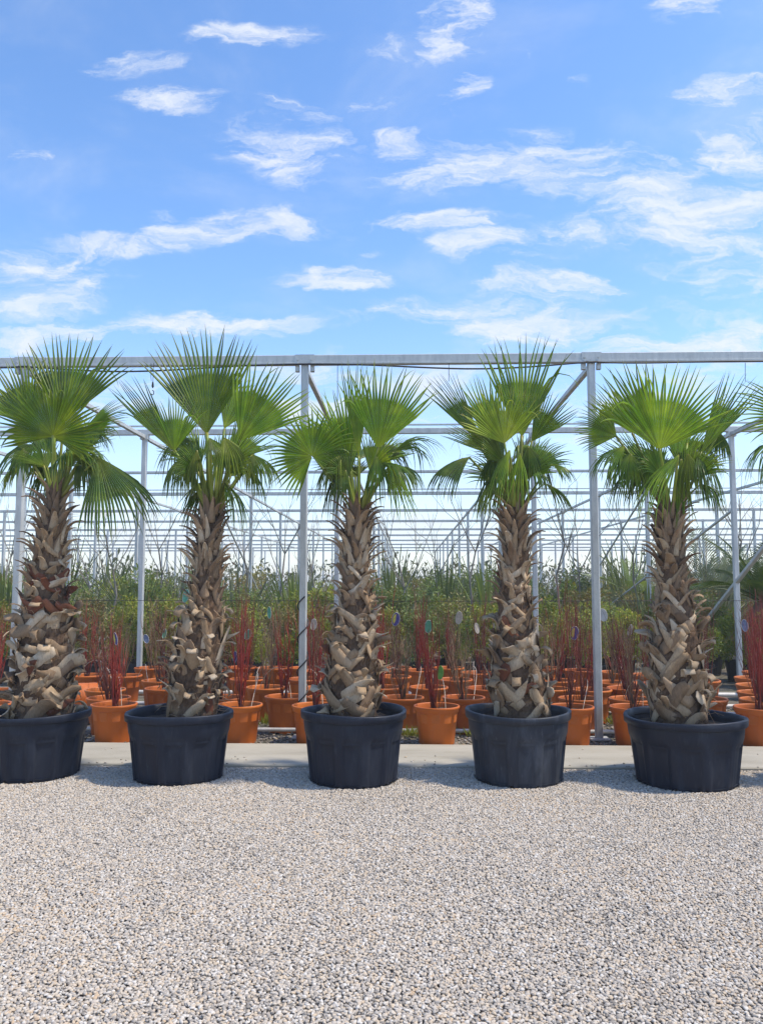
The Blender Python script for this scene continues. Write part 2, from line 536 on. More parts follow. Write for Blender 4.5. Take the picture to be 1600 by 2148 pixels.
M = dict(
    steel=m_steel(), concrete=m_concrete(), gsheet=m_gravel_sheet(), pebble=m_pebble('pebble_stone'),
    pebble2=m_pebble('bed_stone', 0.6), bed=m_bed(), soil=m_soil(), core=m_core(), orange=m_orange(),
    frond=m_leaf('fan_frond', (0.27, 0.33, 0.025), (0.115, 0.20, 0.012), (0.18, 0.24, 0.035), (1.7, 1.5, 0.35), 0.38),
    frond_old=m_leaf('older_frond', (0.17, 0.215, 0.024), (0.066, 0.13, 0.012), (0.14, 0.165, 0.035), (1.5, 1.4, 0.45), 0.32),
    frond_yel=m_leaf('yellowing_frond', (0.28, 0.31, 0.035), (0.16, 0.215, 0.018), (0.24, 0.24, 0.05), (1.4, 1.35, 0.5), 0.36),
    petiole=m_leaf('leaf_stalk', (0.30, 0.22, 0.06), (0.20, 0.26, 0.035), (0.20, 0.28, 0.04), (1.2, 1.2, 0.6), 0.12, 0.4),
    boot=m_boot('dry_leaf_base', [(0.06, (0.14, 0.086, 0.048)), (0.28, (0.27, 0.18, 0.105)), (0.50, (0.36, 0.245, 0.14)),
                                  (0.75, (0.48, 0.355, 0.225)), (0.98, (0.58, 0.475, 0.345))]),
    boot_dark=m_boot('dark_leaf_base', [(0.1, (0.10, 0.062, 0.038)), (0.45, (0.24, 0.155, 0.092)), (0.8, (0.38, 0.26, 0.155)),
                                        (1.0, (0.48, 0.35, 0.22))]),
    boot_red=m_boot('red_brown_fibre', [(0.1, (0.10, 0.035, 0.02)), (0.6, (0.20, 0.07, 0.035)), (1.0, (0.30, 0.12, 0.06))]),
    tub=m_tub('black_tub_plastic', (0.009, 0.013, 0.025), 0.18), tub_grey=m_tub('dusty_tub_plastic', (0.020, 0.025, 0.036), 0.5),
    red=m_stem('red_bark', (0.05, 0.022, 0.02), (0.26, 0.030, 0.018), (0.22, 0.065, 0.040)),
    maroon=m_stem('maroon_bark', (0.05, 0.025, 0.02), (0.17, 0.042, 0.024), (0.20, 0.085, 0.05)),
    brown=m_stem('brown_bark', (0.05, 0.035, 0.025), (0.22, 0.13, 0.07), (0.26, 0.18, 0.10)),
    bark=m_stem('sapling_bark', (0.13, 0.11, 0.085), (0.22, 0.20, 0.16), (0.20, 0.16, 0.13)),
    leaf_a=m_leaf('shrub_leaf_mid', (0.17, 0.20, 0.030), (0.245, 0.28, 0.042), (0.31, 0.31, 0.06), (1.5, 1.4, 0.6), 0.3),
    leaf_b=m_leaf('shrub_leaf_dark', (0.11, 0.145, 0.035), (0.16, 0.205, 0.05), (0.20, 0.235, 0.06), (1.4, 1.4, 0.7), 0.25),
    leaf_c=m_leaf('shrub_leaf_lime', (0.13, 0.17, 0.02), (0.20, 0.25, 0.028), (0.25, 0.28, 0.04), (1.4, 1.3, 0.5), 0.3),
    leaf_d=m_leaf('strap_leaf', (0.12, 0.135, 0.065), (0.18, 0.20, 0.10), (0.27, 0.25, 0.15), (1.3, 1.3, 0.8), 0.2),
    leaf_e=m_leaf('olive_leaf', (0.15, 0.14, 0.04), (0.23, 0.21, 0.06), (0.28, 0.22, 0.08), (1.3, 1.2, 0.7), 0.25),
    black=m_simple('black_rubber', (0.02, 0.02, 0.022), 0.6, 0, 0.2, 20, 0.05),
    white=m_simple('white_plastic', (0.60, 0.58, 0.54), 0.5, 0, 0.12, 12, 0.05),
    tag_green=m_simple('green_tag', (0.10, 0.33, 0.20), 0.35, 0, 0.15, 30, 0.0),
    tag_lime=m_simple('lime_tag', (0.14, 0.36, 0.06), 0.35, 0, 0.2, 30, 0.0),
    tag_purple=m_simple('purple_tag', (0.10, 0.075, 0.26), 0.35, 0, 0.15, 30, 0.0),
    tag_yellow=m_simple('yellow_print', (0.62, 0.52, 0.10), 0.35, 0, 0.2, 60, 0.0),
    tag_tan=m_simple('faded_tag', (0.50, 0.42, 0.33), 0.5, 0, 0.15, 40, 0.0),
    tag_grey=m_simple('blue_grey_tag', (0.20, 0.25, 0.38), 0.5, 0, 0.2, 40, 0.0),
)

# ------------------------------------------------------------------ setting: ground, yard, walkway
def sheet(name, x0, x1, y0, y1, z, mat, kind='structure', th=0.0):
    mb = MB()
    if th:
        mb.bar((x0, (y0 + y1) / 2, z - th / 2), (x1, (y0 + y1) / 2, z - th / 2), y1 - y0, th, 0.06)
    else:
        mb.add([(x0, y0, z), (x1, y0, z), (x1, y1, z), (x0, y1, z)], [(0, 1, 2, 3)])
    return tag(put(name, mb.mesh(name), mat), kind=kind)


WALK0, WALK1 = 6.03, 6.82                       # near and far edge of the concrete strip
sheet('ground', -300, 300, -300, 300, -0.012, M['bed'])
sheet('gravel_yard', -60, 60, -60, WALK0 + 0.01, -0.004, M['gsheet'])
sheet('walkway', -30, 30, WALK0, WALK1, 0.022, M['concrete'], th=0.12)


def pebble_tree(name, mat, smin, smax):
    ng = bpy.data.node_groups.new(name, 'GeometryNodeTree')
    ng.interface.new_socket('Geometry', in_out='INPUT', socket_type='NodeSocketGeometry')
    ng.interface.new_socket('Geometry', in_out='OUTPUT', socket_type='NodeSocketGeometry')
    L, N = ng.links, ng.nodes
    gi, go = N.new('NodeGroupInput'), N.new('NodeGroupOutput')
    jn = N.new('GeometryNodeJoinGeometry')
    for k in range(6):
        ic = N.new('GeometryNodeMeshIcoSphere')
        ic.inputs['Radius'].default_value = 1.0
        ic.inputs['Subdivisions'].default_value = 2
        pos = N.new('GeometryNodeInputPosition')
        ad = N.new('ShaderNodeVectorMath')
        ad.operation = 'ADD'
        ad.inputs[1].default_value = (k * 7.3, k * 3.1, k * 1.7)
        L.new(pos.outputs[0], ad.inputs[0])
        nz = N.new('ShaderNodeTexNoise')
        nz.inputs['Scale'].default_value = 0.9
        nz.inputs['Detail'].default_value = 1.0
        L.new(ad.outputs[0], nz.inputs['Vector'])
        sb = N.new('ShaderNodeVectorMath')
        sb.operation = 'SUBTRACT'
        sb.inputs[1].default_value = (0.5, 0.5, 0.5)
        L.new(nz.outputs['Color'], sb.inputs[0])
        sc = N.new('ShaderNodeVectorMath')
        sc.operation = 'SCALE'
        sc.inputs['Scale'].default_value = 1.5
        L.new(sb.outputs[0], sc.inputs[0])
        sp_ = N.new('GeometryNodeSetPosition')
        L.new(ic.outputs[0], sp_.inputs['Geometry'])
        L.new(sc.outputs[0], sp_.inputs['Offset'])
        tr = N.new('GeometryNodeTransform')
        tr.inputs['Scale'].default_value = [(1.3, 0.85, 0.62), (1.0, 0.95, 0.7), (1.5, 0.75, 0.6), (1.1, 0.8, 0.75),
                                            (0.9, 0.9, 0.55), (1.25, 1.0, 0.6)][k]
        L.new(sp_.outputs[0], tr.inputs['Geometry'])
        ss = N.new('GeometryNodeSetShadeSmooth')
        L.new(tr.outputs[0], ss.inputs['Geometry'])
        sm = N.new('GeometryNodeSetMaterial')
        sm.inputs['Material'].default_value = mat
        L.new(ss.outputs[0], sm.inputs['Geometry'])
        g2 = N.new('GeometryNodeGeometryToInstance')
        L.new(sm.outputs[0], g2.inputs[0])
        L.new(g2.outputs[0], jn.inputs[0])
    ip = N.new('GeometryNodeInstanceOnPoints')
    ip.inputs['Pick Instance'].default_value = True
    ri = N.new('FunctionNodeRandomValue')
    ri.data_type = 'INT'
    ri.inputs[4].default_value, ri.inputs[5].default_value = 0, 5
    rr = N.new('FunctionNodeRandomValue')
    rr.data_type = 'FLOAT_VECTOR'
    rr.inputs[0].default_value = (-0.35, -0.35, 0)
    rr.inputs[1].default_value = (0.35, 0.35, 6.283)
    rs = N.new('FunctionNodeRandomValue')
    rs.data_type = 'FLOAT'
    rs.inputs[2].default_value, rs.inputs[3].default_value = smin, smax
    rs.inputs['Seed'].default_value = 5
    L.new(gi.outputs[0], ip.inputs['Points'])
    L.new(jn.outputs[0], ip.inputs['Instance'])
    L.new(ri.outputs[2], ip.inputs['Instance Index'])
    L.new(rr.outputs[0], ip.inputs['Rotation'])
    L.new(rs.outputs[1], ip.inputs['Scale'])
    L.new(ip.outputs[0], go.inputs[0])
    return ng


def scatter(name, pts, mat, smin, smax, label, cat):
    me = bpy.data.meshes.new(name)
    me.vertices.add(len(pts))
    me.vertices.foreach_set('co', np.asarray(pts, dtype=np.float32).ravel())
    o = put(name, me, mat)
    md = o.modifiers.new('pebbles', 'NODES')
    md.node_group = pebble_tree(name + '_nodes', mat, smin, smax)
    return tag(o, label, cat, kind='stuff')


rg = np.random.default_rng(3)
TUBS = [(76, 1490, 1638, 5.78, 109), (378, 1490, 1645, 5.73, 109), (742, 1487, 1650, 5.69, 108.5), (1085, 1488, 1642, 5.75, 108), (1434, 1500, 1652, 5.70, 121),
        (1800, 1500, 1655, 5.62, 112)]
TUBPOS = []
for (cx, ry, by, Y, hw) in TUBS:
    TUBPOS.append((at(cx, ry, Y)[0], Y, hw / FPX * Y))
sp_ = 0.0108
gy, gx = np.meshgrid(np.arange(1.75, WALK0 - 0.004, sp_), np.arange(-4.2, 4.2, sp_), indexing='ij')
px_ = gx + rg.uniform(-.5, .5, gx.shape) * sp_ * 1.1
py_ = gy + rg.uniform(-.5, .5, gy.shape) * sp_ * 1.1
keep = (np.abs(px_ + py_ * 0.03) < 0.50 * py_ + 0.55) & (py_ < WALK0 - 0.006)
for (tx, ty, tr) in TUBPOS:
    keep &= ((px_ - tx) ** 2 + (py_ - ty) ** 2) > (tr * 0.83) ** 2
px_, py_ = px_[keep], py_[keep]
pz_ = rg.uniform(-0.001, 0.004, px_.shape) + 0.004 * np.sin(px_ * 2.1 + 0.7 * py_) * np.sin(py_ * 2.7 + 0.4) + 0.002
ns = 150
px_ = np.concatenate([px_, rg.uniform(-3.6, 3.6, ns)])
py_ = np.concatenate([py_, WALK0 + 0.01 + rg.uniform(0, 1, ns) ** 3 * 0.6])
pz_ = np.concatenate([pz_, np.full(ns, 0.0255)])
scatter('gravel', np.stack([px_, py_, pz_], 1), M['pebble'], 0.0046, 0.0080,
        'loose pale beige and grey pebbles covering the yard in front of the tubs', 'gravel')
n2 = 9000
bx = rg.uniform(-4.4, 4.6, n2)
by_ = WALK1 + rg.uniform(0.0, 1.0, n2) ** 1.5 * 2.2
scatter('bed_gravel', np.stack([bx, by_, rg.uniform(-0.010, 0.0, n2)], 1), M['pebble2'], 0.006, 0.016,
        'dull grey gravel and dirt around the orange pots behind the walkway', 'gravel')

# ------------------------------------------------------------------ greenhouse frame
gh = thing('greenhouse_frame', 'open galvanised steel greenhouse frame of posts and beams without glazing', 'greenhouse', (0, 7.2, 0))
GX = [-8.4, -5.9, -3.4, -0.9, 1.6, 4.1, 6.6, 9.1]
GYS = [7.2, 10.6, 14.4, 18.0, 22.2, 26.0, 30.0, 33.6, 37.6, 41.4, 45.2, 49.0]
ZT = at(800, 745, 7.2)[2]                        # top of the beams
ZB = at(800, 765, 7.2)[2]
BH = ZT - ZB


def ghp(name, mb):
    me = mb.mesh(name)
    o = put(name, me, M['steel'], gh)
    o.location = (0, -7.2, 0)
    return o


GXR = {}
for r, Y in enumerate(GYS):
    GXR[r] = [-0.9 + 2.5 * k for k in range(-13, 14) if abs(-0.9 + 2.5 * k) < max(9.5, 0.56 * Y + 1.5)]
    for i, X in enumerate(GXR[r]):
        mb = MB()
        mb.bar((X, Y, -0.05), (X, Y, ZB - 0.001 if r else ZT - 0.012), 0.062, 0.062, 0.12)
        ghp('post', mb)
    if r == 0:
        for i in range(len(GX) - 1):
            mb = MB()
            x0, x1 = GX[i] + 0.058, GX[i + 1] - 0.058
            mb.bar((x0, Y, ZT - BH / 2), (x1, Y, ZT - BH / 2), 0.06, BH, 0.08)
            mb.bar((x0, Y - 0.031, ZT - BH * 0.9), (x1, Y - 0.031, ZT - BH * 0.9), 0.012, 0.016, 0.1)   # folded lower lip
            ghp('beam', mb)
        for X in GX:
            mb = MB()
            mb.box((X, Y - 0.002, ZT - BH / 2 + 0.006), (0.17, 0.066, BH * 0.92))
            mb.box((X - 0.066, Y, ZB - 0.03), (0.034, 0.05, 0.058))
            mb.box((X + 0.066, Y, ZB - 0.03), (0.034, 0.05, 0.058))
            for sx in (-0.06, 0.06):
                for sz in (0.03, 0.062):
                    mb.box((X + sx, Y - 0.037, ZB + sz - 0.02), (0.014, 0.01, 0.014))
            ghp('bracket', mb)
            mb = MB()
            mb.box((X, Y, 0.006), (0.16, 0.16, 0.012))
            ghp('base_plate', mb)
    else:
        mb = MB()
        hh = BH * (0.85 if r != 2 else 0.55)
        mb.bar((GXR[r][0], Y, ZB + hh / 2), (GXR[r][-1], Y, ZB + hh / 2), 0.06, hh, 0.1)
        ghp('beam', mb)
        if r in (1, 3):
            mb = MB()
            mb.bar((GX[0], Y + 0.1, ZB + hh + 0.065), (GX[-1], Y + 0.1, ZB + hh + 0.065), 0.02, 0.022, 0.1)
            ghp('purlin', mb)
        for X in GX[1:-1]:
            if Y > 24:
                continue
            mb = MB()
            mb.box((X, Y - 0.003, ZB - 0.03), (0.10, 0.09, 0.06))
            ghp('bracket', mb)
for i, X in enumerate(GX[1:-1]):
    for r in range(len(GYS) - 1):
        mb = MB()
        mb.bar((X, GYS[r] + 0.04, ZB - 0.028), (X, GYS[r + 1] - 0.04, ZB - 0.028), 0.045, 0.05, 0.12)
        ghp('side_rail', mb)
for p0, p1, w in (((4.1, 13.4, 0.0), (4.1, 7.2, 2.92), 0.05), ((4.1, 21.4, 0.0), (4.1, 10.6, 2.24), 0.03),
                  ((4.1, 22.2, 0.3), (4.1, 14.4, 2.9), 0.03), ((-5.9, 13.4, 0.0), (-5.9, 7.2, 2.92), 0.05),
                  ((-3.4, 21.4, 0.2), (-3.4, 14.4, 2.9), 0.03)):
    mb = MB()
    mb.bar(p0, p1, w, w, 0.15)
    ghp('brace', mb)

# sagging black cable under the front beam, hanging cords, wire
mb = MB()
pts = []
for i in range(97):
    x = -6.6 + 13.4 * i / 96
    u = ((x + 0.9) / 2.5) % 1.0
    pts.append((x, 7.155, ZB + 0.004 - 0.055 * (4 * u * (1 - u)) * (0.6 + 0.5 * math.sin(x * 1.7)) - 0.006))
mb.tube(pts, 0.008, 5)
tag(put('cable', mb.mesh('cable'), M['black']), 'black cable sagging along the underside of the front greenhouse beam', 'cable')
mb = MB()
mb.tube([(-0.9 + 0.046 * math.cos(a), 7.2 + 0.046 * math.sin(a), 0.12 + 0.085 * a / 1.9) for a in np.linspace(0, 24, 110)], 0.006, 5)
tag(put('wound_cable', mb.mesh('wound_cable'), M['black']), 'dark cable wound round the foot of the middle front post', 'cable')
p = at(320, 766, 7.16)
q = at(321, 832, 7.16)
hk = thing('hanging_hook', 'dark hook hanging on two thin cords from the front greenhouse beam', 'hook', p)
mb = MB()
mb.tube([(-0.012, 0, 0.02), (-0.010, 0, -0.10), (-0.006, 0, -0.14)], 0.0022, 4)
mb.tube([(0.012, 0, 0.02), (0.010, 0, -0.10), (0.008, 0, -0.20)], 0.0022, 4)
put('cord', mb.mesh('cord'), M['black'], hk)
mb = MB()
L_ = p[2] - q[2]
mb.tube([(0.008, 0, -0.15), (0.008, 0, -0.19), (0.008, 0, -0.205)], [0.006, 0.011, 0.004], 6)
mb.tube([(0.008 + 0.012 * math.sin(a), 0, -L_ + 0.035 + 0.02 * math.cos(a)) for a in np.linspace(-0.3, 4.2, 9)], 0.004, 5)
put('hook', mb.mesh('hook'), M['black'], hk)
for (x, y0, y1, what) in ((708, 765, 850, 'beside the middle post'), (941, 765, 800, 'above the tall-frond palm'), (1562, 765, 800, 'near the far end of the beam')):
    a, c = at(x, y0 - 4, 7.17), at(x, y1, 7.17)
    mb = MB()
    mb.tube([a, (a + c) / 2, c], 0.0025, 4)
    tag(put('hanging_wire', mb.mesh('hanging_wire'), M['black']), 'thin dark wire hanging from the front beam ' + what, 'wire')
mb = MB()
mb.tube([(-7, 10.52, 1.1), (0, 10.52, 1.085), (7.5, 10.52, 1.1)], 0.0035, 5)
tag(put('support_wire', mb.mesh('support_wire'), M['black']), 'thin dark wire stretched across the second row of posts at hip height', 'wire')
for (Y, z, r, where) in ((7.36, 0.035, 0.017, 'behind the front row of orange pots'), (8.45, 0.03, 0.014, 'in the middle of the orange pot bed'),
                         (8.95, 0.03, 0.02, 'between the rear rows of orange pots'), (9.7, 0.05, 0.025, 'at the back of the orange pot bed')):
    mb = MB()
    mb.tube([(-7.5, Y, z), (-2, Y, z + 0.004), (2, Y, z), (8, Y, z + 0.003)], r, 8)
    tag(put('ground_pipe', mb.mesh('ground_pipe', True), M['white']), 'pale round irrigation pipe on the ground ' + where, 'pipe')


# ------------------------------------------------------------------ black tubs
def tub_body(R, H, seed):
    rg_ = random.Random(seed)
    ph0 = rg_.uniform(0, 1)
    nP = 11
    prof = []
    for k in range(15):
        t = k / 14.0
        prof.append((R * (0.815 + 0.125 * t), H * 0.90 * t))
    segs = 176

    def fn(r, z, a, k):
        u = (a / (2 * math.pi) * nP + ph0) % 1.0
        t = z / H
        rec = 0.0
        if t < 0.66:
            e = min(u, 1 - u)
            rec = 0.017 * min(1, max(0, (e - 0.17) / 0.025))
            if t > 0.60:
                rec *= (0.66 - t) / 0.06
        elif t < 0.90:
            rec = -0.005
        w = 1 + 0.012 * math.sin(2 * a + seed) + 0.006 * math.sin(3 * a + 1.7 * seed)
        if k == 0 and (u < 0.10 or u > 0.90):
            z = z + 0.016
        return (r - rec) * w, z
    mb = MB()
    mb.lathe(prof, segs, fn)
    mb.lathe([(R * 0.925, H * 0.90), (R * 0.90, H * 0.70), (R * 0.88, H * 0.60)], 88,
             lambda r, z, a, k: (r * (1 + 0.012 * math.sin(2 * a + seed)), z))
    bot = MB()
    mb.lathe([(R * 0.80, 0.02), (R * 0.4, 0.02), (0.001, 0.02)], 44)
    return mb.mesh('tub_body', True)


def tub_rim(R, H, seed):
    mb = MB()
    prof = [(R * 0.938, H * 0.885), (R * 0.985, H * 0.888), (R * 1.0, H * 0.90), (R * 1.005, H * 0.985), (R * 0.995, H),
            (R * 0.955, H), (R * 0.93, H * 0.985), (R * 0.92, H * 0.90)]
    mb.lathe(prof, 96, lambda r, z, a, k: (r * (1 + 0.012 * math.sin(2 * a + seed) + 0.006 * math.sin(3 * a + 1.7 * seed)),
                                           z + 0.006 * math.sin(2 * a + 2 * seed) * (k > 1)))
    return mb.mesh('tub_rim', True)


def soil_disc(R, z, seed, amp=0.015):
    r2 = random.Random(seed)
    mb = MB()
    mb.lathe([(R, z - 0.01), (R * 0.8, z), (R * 0.55, z + amp), (R * 0.25, z + amp * 1.5), (0.001, z + amp * 1.6)], 28,
             lambda r, z_, a, k: (r, z_ + r2.uniform(-amp, amp) * 0.6))
    return mb.mesh('soil')


PN = ['red-patched palm', 'curled-base palm', 'star-frond palm', 'tall-frond palm', 'lattice-trunk palm', 'end palm']
TUB_H = []
for i, (cx, ry, by, Y, hw) in enumerate(TUBS):
    X, _, R = TUBPOS[i]
    H = at(cx, ry, Y)[2]
    TUB_H.append(H)
    extra = ['', '', ' and notched foot', ', greyer and dustier than the other tubs', ', the widest of the tubs', ''][i]
    t = thing('plant_tub', 'round black plastic tub holding the %s%s' % (PN[i], extra), 'plant tub', (X, Y, 0), 'black tubs along the walkway')
    mt = M['tub_grey'] if i == 3 else M['tub']
    put('body', tub_body(R, H, i + 1), mt, t)
    put('rim', tub_rim(R, H, i + 1), mt, t)
    put('soil', soil_disc(R * 0.90, H * 0.86, i), M['soil'], t)

# ------------------------------------------------------------------ fan palms
RS = np.array([0.02, 0.14, 0.30, 0.45, 0.58, 0.67, 0.76, 0.85, 0.93, 1.0])
KF = 4
GRAV = np.array([0, 0, -1.0])


def norm(v):
    return v / (np.linalg.norm(v) + 1e-9)


def frond_mesh(hub, tip, S, N, droop, arch, cup, nh, rg_, edge=0.72, rf=0.58, kink=0.05, pleat=0.85, wmin=0.0):
    u = tip - hub
    R = np.linalg.norm(u)
    u = u / R
    n = norm(nh - u * np.dot(nh, u))
    v = np.cross(n, u)
    rs = RS.copy()
    rs[KF] = rf
    rs[:KF] = np.array([0.02, 0.14, 0.30, 0.45]) * rf / 0.58
    rs[KF:] = rf + (1 - rf) * np.array([0, .21, .43, .64, .83, 1.0])
    delta = S / (N - 1) if N > 1 else S

    def path(th, upto, dr=0.0, lat=0.0, Ls=1.0):
        d = norm(u * math.cos(th) + v * math.sin(th) + n * cup * math.sin(th) ** 2)
        side = norm(-u * math.sin(th) + v * math.cos(th))
        p = hub + d * rs[0] * R
        out = [p]
        for k in range(1, upto + 1):
            ls = 1.0 if k <= KF else Ls
            ds = (rs[k] - rs[k - 1]) * R * ls
            d = d + GRAV * arch * (rs[k] - rs[k - 1]) * 1.5
            if k > KF:
                kf = (rs[k] - rf) / (1 - rf)
                d = d + GRAV * dr * (rs[k] - rs[k - 1]) * 5.5 * (0.35 + kf) + side * lat * (rs[k] - rs[k - 1])
            d = norm(d)
            p = p + d * ds
            out.append(p)
        return np.array(out), side
    mb = MB()
    K = len(rs)
    for i in range(N):
        th = -S + 2 * S * i / (N - 1)
        e = abs(th) / S
        Ls = max(0.25, 1.0 - (1 - edge) * 2.2 * e ** 2.2) * rg_.uniform(0.90, 1.08)
        dr = droop * rg_.uniform(0.5, 1.5)
        if rg_.random() < kink:
            dr += rg_.uniform(0.5, 1.6)
        jit = rg_.uniform(-0.15, 0.15) * delta
        c, side = path(th + jit, K - 1, dr, rg_.uniform(-0.5, 0.5), Ls)
        l, _ = path(th - delta * 0.99, KF)
        r, _ = path(th + delta * 0.99, KF)
        w0 = np.linalg.norm(r[KF] - l[KF]) / 2
        w1 = max(w0, wmin)
        vs, at_, rib_shade_ = [], [], []
        tone_ = rg_.random()
        for k in range(K):
            if k <= KF:
                w = np.linalg.norm(r[k] - l[k]) / 2
                vs += [l[k], c[k] + n * pleat * w, r[k]]
            else:
                kf = (rs[k] - rf) / (1 - rf)
                w = (w0 + (w1 - w0) * min(1, kf * 4)) * max(0.03, (1 - kf) ** 0.75) * 0.90
                tg = norm(c[k] - c[k - 1])
                sd_ = norm(side - tg * np.dot(side, tg))
                nn = np.cross(tg, sd_)
                if np.dot(nn, n) < 0:
                    nn = -nn
                vs += [c[k] - sd_ * w, c[k] + nn * pleat * w, c[k] + sd_ * w]
            at_ += [rs[k]] * 3
            rib_shade_ += [tone_ * 0.6, 0.4 + tone_ * 0.6, tone_ * 0.6]  # midrib tint and painted fold shading, varied per segment
        fs = []
        for k in range(K - 1):
            a = 3 * k
            fs += [(a, a + 1, a + 4, a + 3), (a + 1, a + 2, a + 5, a + 4)]
        mb.add(vs, fs, at_)
        mb.b += rib_shade_
    return mb


def petiole_mesh(p0, p1, w0, w1, bow, front):
    """curved, channelled stalk from the crown p0 to the blade hub p1"""
    pts, wid, outs = [], [], []
    ctrl = p0 * 0.45 + p1 * 0.55 + np.array([0, 0, 1.0]) * bow
    for k in range(8):
        t = k / 7
        pts.append((1 - t) ** 2 * p0 + 2 * t * (1 - t) * ctrl + t * t * p1)
        wid.append(w0 + (w1 - w0) * min(1, t * 1.3))
        outs.append(front)
    mb = MB()
    mb.ribbon(pts, wid, outs, thick=0.010, curve=0.30)
    return mb


def trunk_profile(rows, Y):
    """rows of (py, centre px, half width px) -> arrays z, x, r"""
    z, x, r = [], [], []
    for (py, cx, hw) in rows:
        p = at(cx, py, Y)
        z.append(p[2])
        x.append(p[0])
        r.append(hw / FPX * Y)
    o = np.argsort(z)
    return np.array(z)[o], np.array(x)[o], np.array(r)[o]


